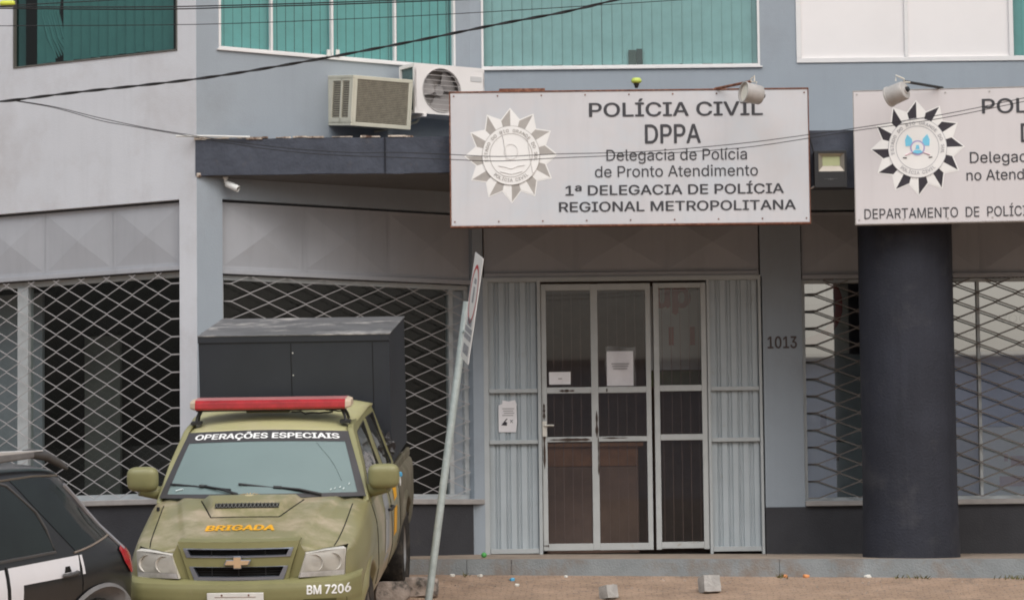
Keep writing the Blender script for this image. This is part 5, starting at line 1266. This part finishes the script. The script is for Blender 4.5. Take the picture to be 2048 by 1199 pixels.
decal([(-1.45, .94), (-1.45, .60), (-1.33, .60), (-1.31, .815), (-.68, .815), (-.66, .945)], sd_(.003), 4).build('white_stripe', WBAND, cb, smooth=60)
decal([(-.65, .815), (-.615, .815), (-.622, .945), (-.648, .945)], sd_(.003), 2).build('white_stripe', WBAND, cb, smooth=60)
decal([(-2.5, .60), (-1.49, .60), (-1.49, .935), (-2.5, .93)], sd_(.003), 4).build('white_stripe', WBAND, cb, smooth=60)
for pts in ([(-.655, .95), (-.65, .85), (-.645, .75), (-.655, .66), (-.67, .55)], [(-1.47, .95), (-1.47, .8), (-1.47, .6), (-1.47, .4)]): MB().tube([side(CB_, y, z, .001) for y, z in pts], .006, 5).build('door_gap', DARK, cb)
for y in (-.80, -1.72):
    g = MB(); p_ = lambda dy, z, o_: side(CB_, y + dy, z, o_)
    g.tube([p_(-.08, .828, .012), p_(-.06, .83, .035), p_(.06, .835, .035), p_(.085, .835, .012)], .016, 8); hd = g.build('door_handle', DGREY, cb, smooth=60)
    decal([(y - .05, .845), (y + .03, .845), (y + .02, .885), (y - .03, .885)], sd_(.005), 2).build('handle_recess', DARK, hd)
decal([(-.20, .94), (-.12, .99), (-.07, .955), (-.025, .84), (-.025, .765), (-.08, .765), (-.16, .85)], sd_(.012), 3).build('tail_lamp', TAILR, cb, smooth=60)
g = MB(); v_ = []; n_ = 26; prof = [(.25, .0), (.25, .02), (.38, .035), (.435, .03), (.46, .012)]
for yc in (-.42, -3.3):
    v_ = []
    for k in range(n_ + 1):
        a = R(-5 + 190 * k / n_)
        for r_, ax in prof:
            yy, zz = yc + r_ * math.cos(a) * (1.12 if math.cos(a) < 0 else 1), .27 + r_ * math.sin(a); b0 = side(CB_, min(yy, -.05), max(.62, zz), 0).x; b0 = max(b0, .74); v_.append((b0 + ax, yy, zz))
    g = MB(); m2_ = len(prof); g.mesh(v_, [(k * m2_ + i, (k + 1) * m2_ + i, (k + 1) * m2_ + i + 1, k * m2_ + i + 1) for k in range(n_) for i in range(m2_ - 1)]); g.build('arch_cladding', CLAD, cb, smooth=60)
    for s_ in (-1, 1): wheel(CAR, s_ * .73, yc, .31, .31, .19, s_, .19)
RAILG = mat('rail_grey_plastic', (.16, .155, .155), .55, .4, var=.15, vscale=6)
for s_ in (-1, 1):
    g = MB(); pts = [(-.50, 1.515, .605), (-.60, 1.565, .60), (-.74, 1.62, .60), (-.90, 1.645, .60), (-.98, 1.648, .60)]
    rl = MB().tube([(s_ * x, y, z) for y, z, x in pts], [.016, .03, .036, .034, .03], 8).build('roof_rail', DGREY, CAR, smooth=60)
    xa, xb = sorted((s_ * .565, s_ * .635))
    MB().hexa([(xa, -2.4, 1.60), (xb, -2.4, 1.60), (xb, -.90, 1.615), (xa, -.90, 1.615)], [(xa, -2.4, 1.67), (xb, -2.4, 1.67), (xb, -.90, 1.665), (xa, -.90, 1.665)]).build('rail_bar', RAILG, rl, .012)
    MB().hexa([(xa, -2.4, 1.673), (xb, -2.4, 1.673), (xb, -.80, 1.655), (xa, -.80, 1.655)], [(xa, -2.4, 1.74), (xb, -2.4, 1.74), (xb, -1.35, 1.722), (xb, -.80, 1.660), (xa, -.80, 1.660), (xa, -1.35, 1.722)][:0] or [(xa, -2.4, 1.745), (xb, -2.4, 1.745), (xb, -.80, 1.662), (xa, -.80, 1.662)]).build('rail_cover', PALEG, rl, .006)
    MB().hexa([(xa, -2.42, 1.50), (xb, -2.42, 1.50), (xb, -2.3, 1.50), (xa, -2.3, 1.50)], [(xa, -2.42, 1.60), (xb, -2.42, 1.60), (xb, -2.3, 1.60), (xa, -2.3, 1.60)]).build('rail_foot', DGREY, rl)
g = MB(); g.tube([side(CB_, -.62 - .1 * k, 1.475 + .02 * min(1, k / 3), .002) for k in range(20)], .008, 5); g.build('roof_gutter', mat('gutter_tan', (.12, .10, .08), .4, .5), cb)

# ================================================================ LEANING ROAD SIGN
PY = -3.6; a, b_ = atY(857, 1199, PY), atY(934, 603, PY); dpl = (b_ - a).normalized(); base = a + dpl * (-(a.z - ground_z(a.x, PY)) / dpl.z - .05)
sp = thing('road_sign', 'leaning galvanised pole with a white no-parking board seen almost edge-on', 'sign', base)
MB().tube([Vector((0, 0, 0)), (b_ - base) * .5, b_ - base], .031, 14).build('pole', GALV, sp, smooth=50)
# board: long axis along the pole, turned so that it is seen nearly edge-on
tl, tr, brc, blc = atY(951, 504, PY - .06), atY(961, 524, PY - .06), atY(936, 729, PY - .06), atY(921, 712, PY - .06)
up_ = ((tl - blc)).normalized(); Hb = (tl - blc).length; wv = atY(936.5, 729, PY - .52) - blc
# pick depth so the projected right edge lands where the photo has it
def board(s, q, o_=0):
    n_ = wv.cross(up_).normalized(); return (blc - base) + wv * s + up_ * (Hb * q) + n_ * o_
g = MB(); g.hexa([board(s, q, -.002) for s, q in ((0, 0), (1, 0), (1, 1), (0, 1))], [board(s, q, .002) for s, q in ((0, 0), (1, 0), (1, 1), (0, 1))]); bo = g.build('board', SGNW, sp)
_n = wv.cross(up_); sgn_ = 1 if (CAM - (base + board(.5, .5))).dot(_n) > 0 else -1
g = MB()
for k in range(40):
    a0_, a1_ = 2 * math.pi * k / 40, 2 * math.pi * (k + 1) / 40
    g.quad(*[board(.5 + .42 * r_ * math.cos(an), .63 + .28 * r_ * math.sin(an), sgn_ * .004) for r_, an in ((.87, a0_), (1, a0_), (1, a1_), (.87, a1_))])
g.build('red_ring', SRED, bo, fix=False)
g = MB()
for q0, q1, s0, s1_ in ((.06, .15, .2, .8), (.20, .25, .1, .9), (.265, .315, .1, .9), (.33, .40, .25, .75), (.55, .70, .42, .58), (.73, .78, .40, .62)): g.quad(*[board(s, q, sgn_ * .004) for s, q in ((s0, q0), (s1_, q0), (s1_, q1), (s0, q1))])
g.build('print', mat('worn_sign_print', (.3, .3, .32), .6, .3, var=.5, vscale=40), bo, fix=False)
MB().tube([(board(.08, .25)), (b_ - base) * .9], .01, 6).build('clamp', GALV, sp)

# ================================================================ STONES AND LITTER ON THE GROUND
def blob(name, loc, size, m, label, cat, seed, rot=0, blocky=True, group=None):
    bmx = bmesh.new(); bmesh.ops.create_cube(bmx, size=1); bmesh.ops.subdivide_edges(bmx, edges=bmx.edges, cuts=5, use_grid_fill=True)
    for v in bmx.verts:
        c = v.co.normalized() * .6; v.co = v.co.lerp(c, .12 if blocky else .45); n_ = mn.noise(v.co * 2.1 + Vector((seed, 0, 0))) * .22 + mn.noise(v.co * 6 + Vector((seed, 0, 0))) * .07; v.co *= (1 + n_ * (.35 if blocky else 1.1)); v.co = Vector((v.co.x * size[0], v.co.y * size[1], v.co.z * size[2]))
    me = bpy.data.meshes.new(name); bmx.to_mesh(me); bmx.free(); me.materials.append(m); o = link(name, me, None, 0, 45); o.location = loc; o.rotation_euler = (R(-10), 0, rot); return tag(o, label, cat, group)
def on_ground(x, y):
    lo, hi = -20.0, -1.92
    for _ in range(60):
        m_ = (lo + hi) / 2; p_ = atY(x, y, m_)
        if p_.z < ground_z(p_.x, m_): hi = m_      # ray already below ground here -> nearer
        else: lo = m_
    return atY(x, y, (lo + hi) / 2)
def on_g(x, y):
    best = None
    for k in range(400):
        Y = -12 + k * (10.08 / 399); p_ = atY(x, y, Y); d_ = abs(p_.z - ground_z(p_.x, Y))
        if best is None or d_ < best[0]: best = (d_, p_)
    p_ = best[1]; return Vector((p_.x, p_.y, ground_z(p_.x, p_.y)))
p_ = on_g(1419, 1184); blob('granite_block', p_ + Vector((0, 0, .065)), (.15, .13, .14), STONE, 'pale grey square stone block lying on the paving right of the door', 'stone', 1, .35, group='loose paving blocks')
p_ = on_g(1217, 1196); blob('granite_block', p_ + Vector((0, 0, .05)), (.11, .12, .11), STONE, 'smaller grey stone block at the bottom edge below the left door leaf', 'stone', 4, .6, group='loose paving blocks')
p_ = on_g(780, 1197); blob('rock', p_ + Vector((0, 0, .05)), (.27, .2, .17), ROCK, 'brownish rock wedged beside the rear wheel of the pickup', 'rock', 8, .2, False, 'rocks behind the pickup wheel')
p_ = on_g(838, 1190); blob('rock', p_ + Vector((0, 0, .06)), (.30, .18, .17), ROCK, 'paler angular rock behind the leaning sign pole', 'rock', 15, -.25, False, 'rocks behind the pickup wheel')
lit = [(905, 1152, LWHITE, 'white scrap of litter at the kerb just right of the sign pole', .022), (960, 1152, LWHITE, 'white scrap of litter at the kerb below the green ball', .022), (1024, 1160, LBLUE, 'small blue scrap of litter on the paving below the corrugated panel', .024), (1034, 1170, LWHITE, 'tiny white scrap just below the blue scrap', .02), (1132, 1153, LWHITE, 'white scrap of litter at the kerb below the left door leaf', .016), (1612, 1147, LORANGE, 'orange scrap at the kerb, right one of two', .03), (1569, 1152, LORANGE, 'orange scrap at the kerb, left one of two', .026), (1735, 1153, LWHITE, 'flat white smear of litter at the kerb below the column', .03)]
for i, (x, y, m, lab, s_) in enumerate(lit):
    p_ = on_g(x, y); blob('scrap', p_ + Vector((0, 0, s_ * .3)), (s_ * 1.7, s_ * 1.5, s_), m, lab, 'scrap', 30 + i, i, False, 'scraps of litter along the kerb')
p_ = atY(968, 1111, -1.2); bmx = bmesh.new(); bmesh.ops.create_icosphere(bmx, subdivisions=3, radius=.024); me = bpy.data.meshes.new('ball'); bmx.to_mesh(me); bmx.free(); me.materials.append(LGREEN)
o = link('ball', me, None, 0, 80); o.location = (p_.x, -1.2, ledge_top(p_.x) + (ledge_back(p_.x) - ledge_top(p_.x)) * (.58 / 2.08) + .024); tag(o, 'small green ball on the ledge at the left foot of the door frame', 'ball')

# ================================================================ OVERHEAD CABLES
def smooth_path(pts, n=12):
    out = []
    P_ = [pts[0]] + pts + [pts[-1]]
    for i in range(1, len(P_) - 2):
        p0, p1, p2_, p3 = P_[i - 1:i + 3]
        for k in range(n):
            t_ = k / n; out.append(tuple(.5 * ((2 * p1[j]) + (-p0[j] + p2_[j]) * t_ + (2 * p0[j] - 5 * p1[j] + 4 * p2_[j] - p3[j]) * t_ ** 2 + (-p0[j] + 3 * p1[j] - 3 * p2_[j] + p3[j]) * t_ ** 3) for j in range(2)))
    return out + [pts[-1]]
def cable(pts, Y, r_, label, twist=False):
    W3 = [atY(x, y, Y) for x, y in smooth_path(pts)]; g = MB()
    if twist:
        L_ = 0; path = []; fine = []
        for a, b_ in zip(W3, W3[1:]):
            for k in range(4): fine.append(a.lerp(b_, k / 4))
        for s_ in (0, math.pi, ):
            L_ = 0; path = []
            for i, p_ in enumerate(fine):
                if i: L_ += (p_ - fine[i - 1]).length
                path.append(p_ + Vector((0, math.cos(L_ * 16 + s_), math.sin(L_ * 16 + s_))) * r_ * .8)
            g.tube(path, r_, 6)
    else: g.tube(W3, r_, 6)
    return tag(g.build('overhead_cable', WIRE, smooth=60), label, 'cable', 'cables crossing in front of the building')
cable([(-60, 208), (0, 203), (30, 200), (150, 185), (393, 158), (600, 125), (820, 84), (1000, 48), (1130, 24), (1240, -2), (1400, -40)], -7, .0062, 'thick twisted black cable rising from the left edge across the upper facade', True)
cable([(30, 201), (110, 214), (200, 236), (300, 257), (393, 272), (480, 285), (581, 297), (700, 305), (800, 305), (900, 309), (1000, 313), (1115, 308), (1290, 303), (1480, 287), (1620, 269), (1700, 258), (1880, 230), (2048, 196), (2140, 176)], -6, .0030, 'thin cable sagging across both signs, upper one of the close pair')
cable([(30, 202), (110, 216), (200, 241), (260, 252), (393, 275), (520, 296), (650, 309), (800, 315), (900, 319), (1000, 322), (1115, 316), (1300, 308), (1480, 296), (1620, 276), (1700, 263), (1880, 237), (2048, 203), (2140, 184)], -6.1, .0030, 'thin cable sagging across both signs, lower one of the close pair')
cable([(-60, 14), (0, 14), (300, 14), (500, 10), (700, 4), (900, -4)], -8, .0042, 'dark cable along the top left corner, upper one of the close pair')
cable([(-60, 17), (0, 17), (300, 19), (500, 14), (700, 8), (960, -2)], -8.1, .0045, 'dark cable along the top left corner, lower one of the close pair')
cable([(-60, 16), (26, 11), (120, 6), (228, 0), (330, -8)], -8.2, .0034, 'short thin cable slanting out of the picture at the top left')
cable([(-60, 52), (0, 52), (393, 49), (700, 38), (960, 25), (1300, 4), (1420, -4)], -7.5, .0027, 'thin cable running level below the top edge, crossing the teal windows')
p_ = atY(15, 7, -8.05); o = MB().lathe([(0, -.05), (.012, -.05), (.02, -.035), (.02, .035), (.012, .05), (0, .05)], T3(p_) @ Matrix.Rotation(math.pi / 2, 4, 'Y'), 12).build('cable_tag', mat('bright_yellow_tag', (.62, .68, .08), .5, .4), smooth=50); tag(o, 'bright yellow tag clipped to the cables at the top left corner', 'tag')

# ================================================================ ACROSS THE STREET (unseen block added for the blue band mirrored in the glass)
BDROP = thing('backdrop', 'added blue-grey warehouse across the street, seen only as a reflection in the shop glass', 'backdrop', (14, -72, -2.0))
BDROPM = mat('backdrop_blue', (.58, .66, .82), .7, .3, var=.15, vscale=.2, streak=.3)
MB().box(-22, 26, -14, 0, 0, 8.5).build('wall', BDROPM, BDROP)
MB().hexa([(-22.5, -14.5, 8.5), (26.5, -14.5, 8.5), (26.5, .5, 8.5), (-22.5, .5, 8.5)], [(-22.5, -7.5, 8.9), (26.5, -7.5, 8.9), (26.5, -6.5, 8.9), (-22.5, -6.5, 8.9)]).build('roof', PALEG, BDROP)
for k in range(6): MB().box(-19 + 7.5 * k, -15 + 7.5 * k, -.05, .08, .3, 4.2).build('door', PALEG, BDROP)
# ================================================================ GRIT AND WEEDS ALONG THE KERB
rr = random.Random(21); g = MB()
for k in range(700):
    x = rr.uniform(-1.6, 5.2); y = -1.93 - abs(rr.gauss(0, .45)); r_ = rr.uniform(.003, .011) * (1.6 if rr.random() < .06 else 1); z = ground_z(x, y)
    a = rr.uniform(0, 6.28); P_ = [(x + r_ * math.cos(a + 2.1 * i) * rr.uniform(.7, 1.3), y + r_ * math.sin(a + 2.1 * i), z - .001) for i in range(3)]
    tq = (x + rr.uniform(-.3, .3) * r_, y, z + r_ * rr.uniform(.6, 1.1)); g.quad(P_[0], P_[1], tq); g.quad(P_[1], P_[2], tq); g.quad(P_[2], P_[0], tq)
o = g.build('gravel', mat('grit', (.33, .27, .23), .9, .2, var=.4, vscale=30), fix=False); o['kind'] = 'stuff'; tag(o, 'fine grit and crumbs scattered on the paving below the kerb', 'gravel')
g = MB()
for cx_, n_, sp in ((4.35, 60, .22), (4.72, 40, .12), (2.25, 14, .03), (3.4, 20, .15), (-.41, 8, .02)):
    for k in range(n_):
        x = cx_ + rr.gauss(0, sp * .6); y = -1.925 - abs(rr.gauss(0, .03)); z = ground_z(x, y); h = rr.uniform(.012, .045); dx, dy = rr.uniform(-.04, .04), rr.uniform(-.05, .01); w_ = rr.uniform(.003, .007)
        g.quad((x - w_, y, z - .003), (x + w_, y, z - .003), (x + dx * .6 + w_ * .6, y + dy * .6, z + h * .7), (x + dx, y + dy, z + h), (x + dx * .6 - w_ * .6, y + dy * .6, z + h * .7))
o = g.build('grass', mat('dry_weed_green', (.14, .13, .05), .8, .2, var=.5, vscale=12), fix=False); o['kind'] = 'stuff'; tag(o, 'small dry weeds sprouting at the foot of the kerb', 'weeds')
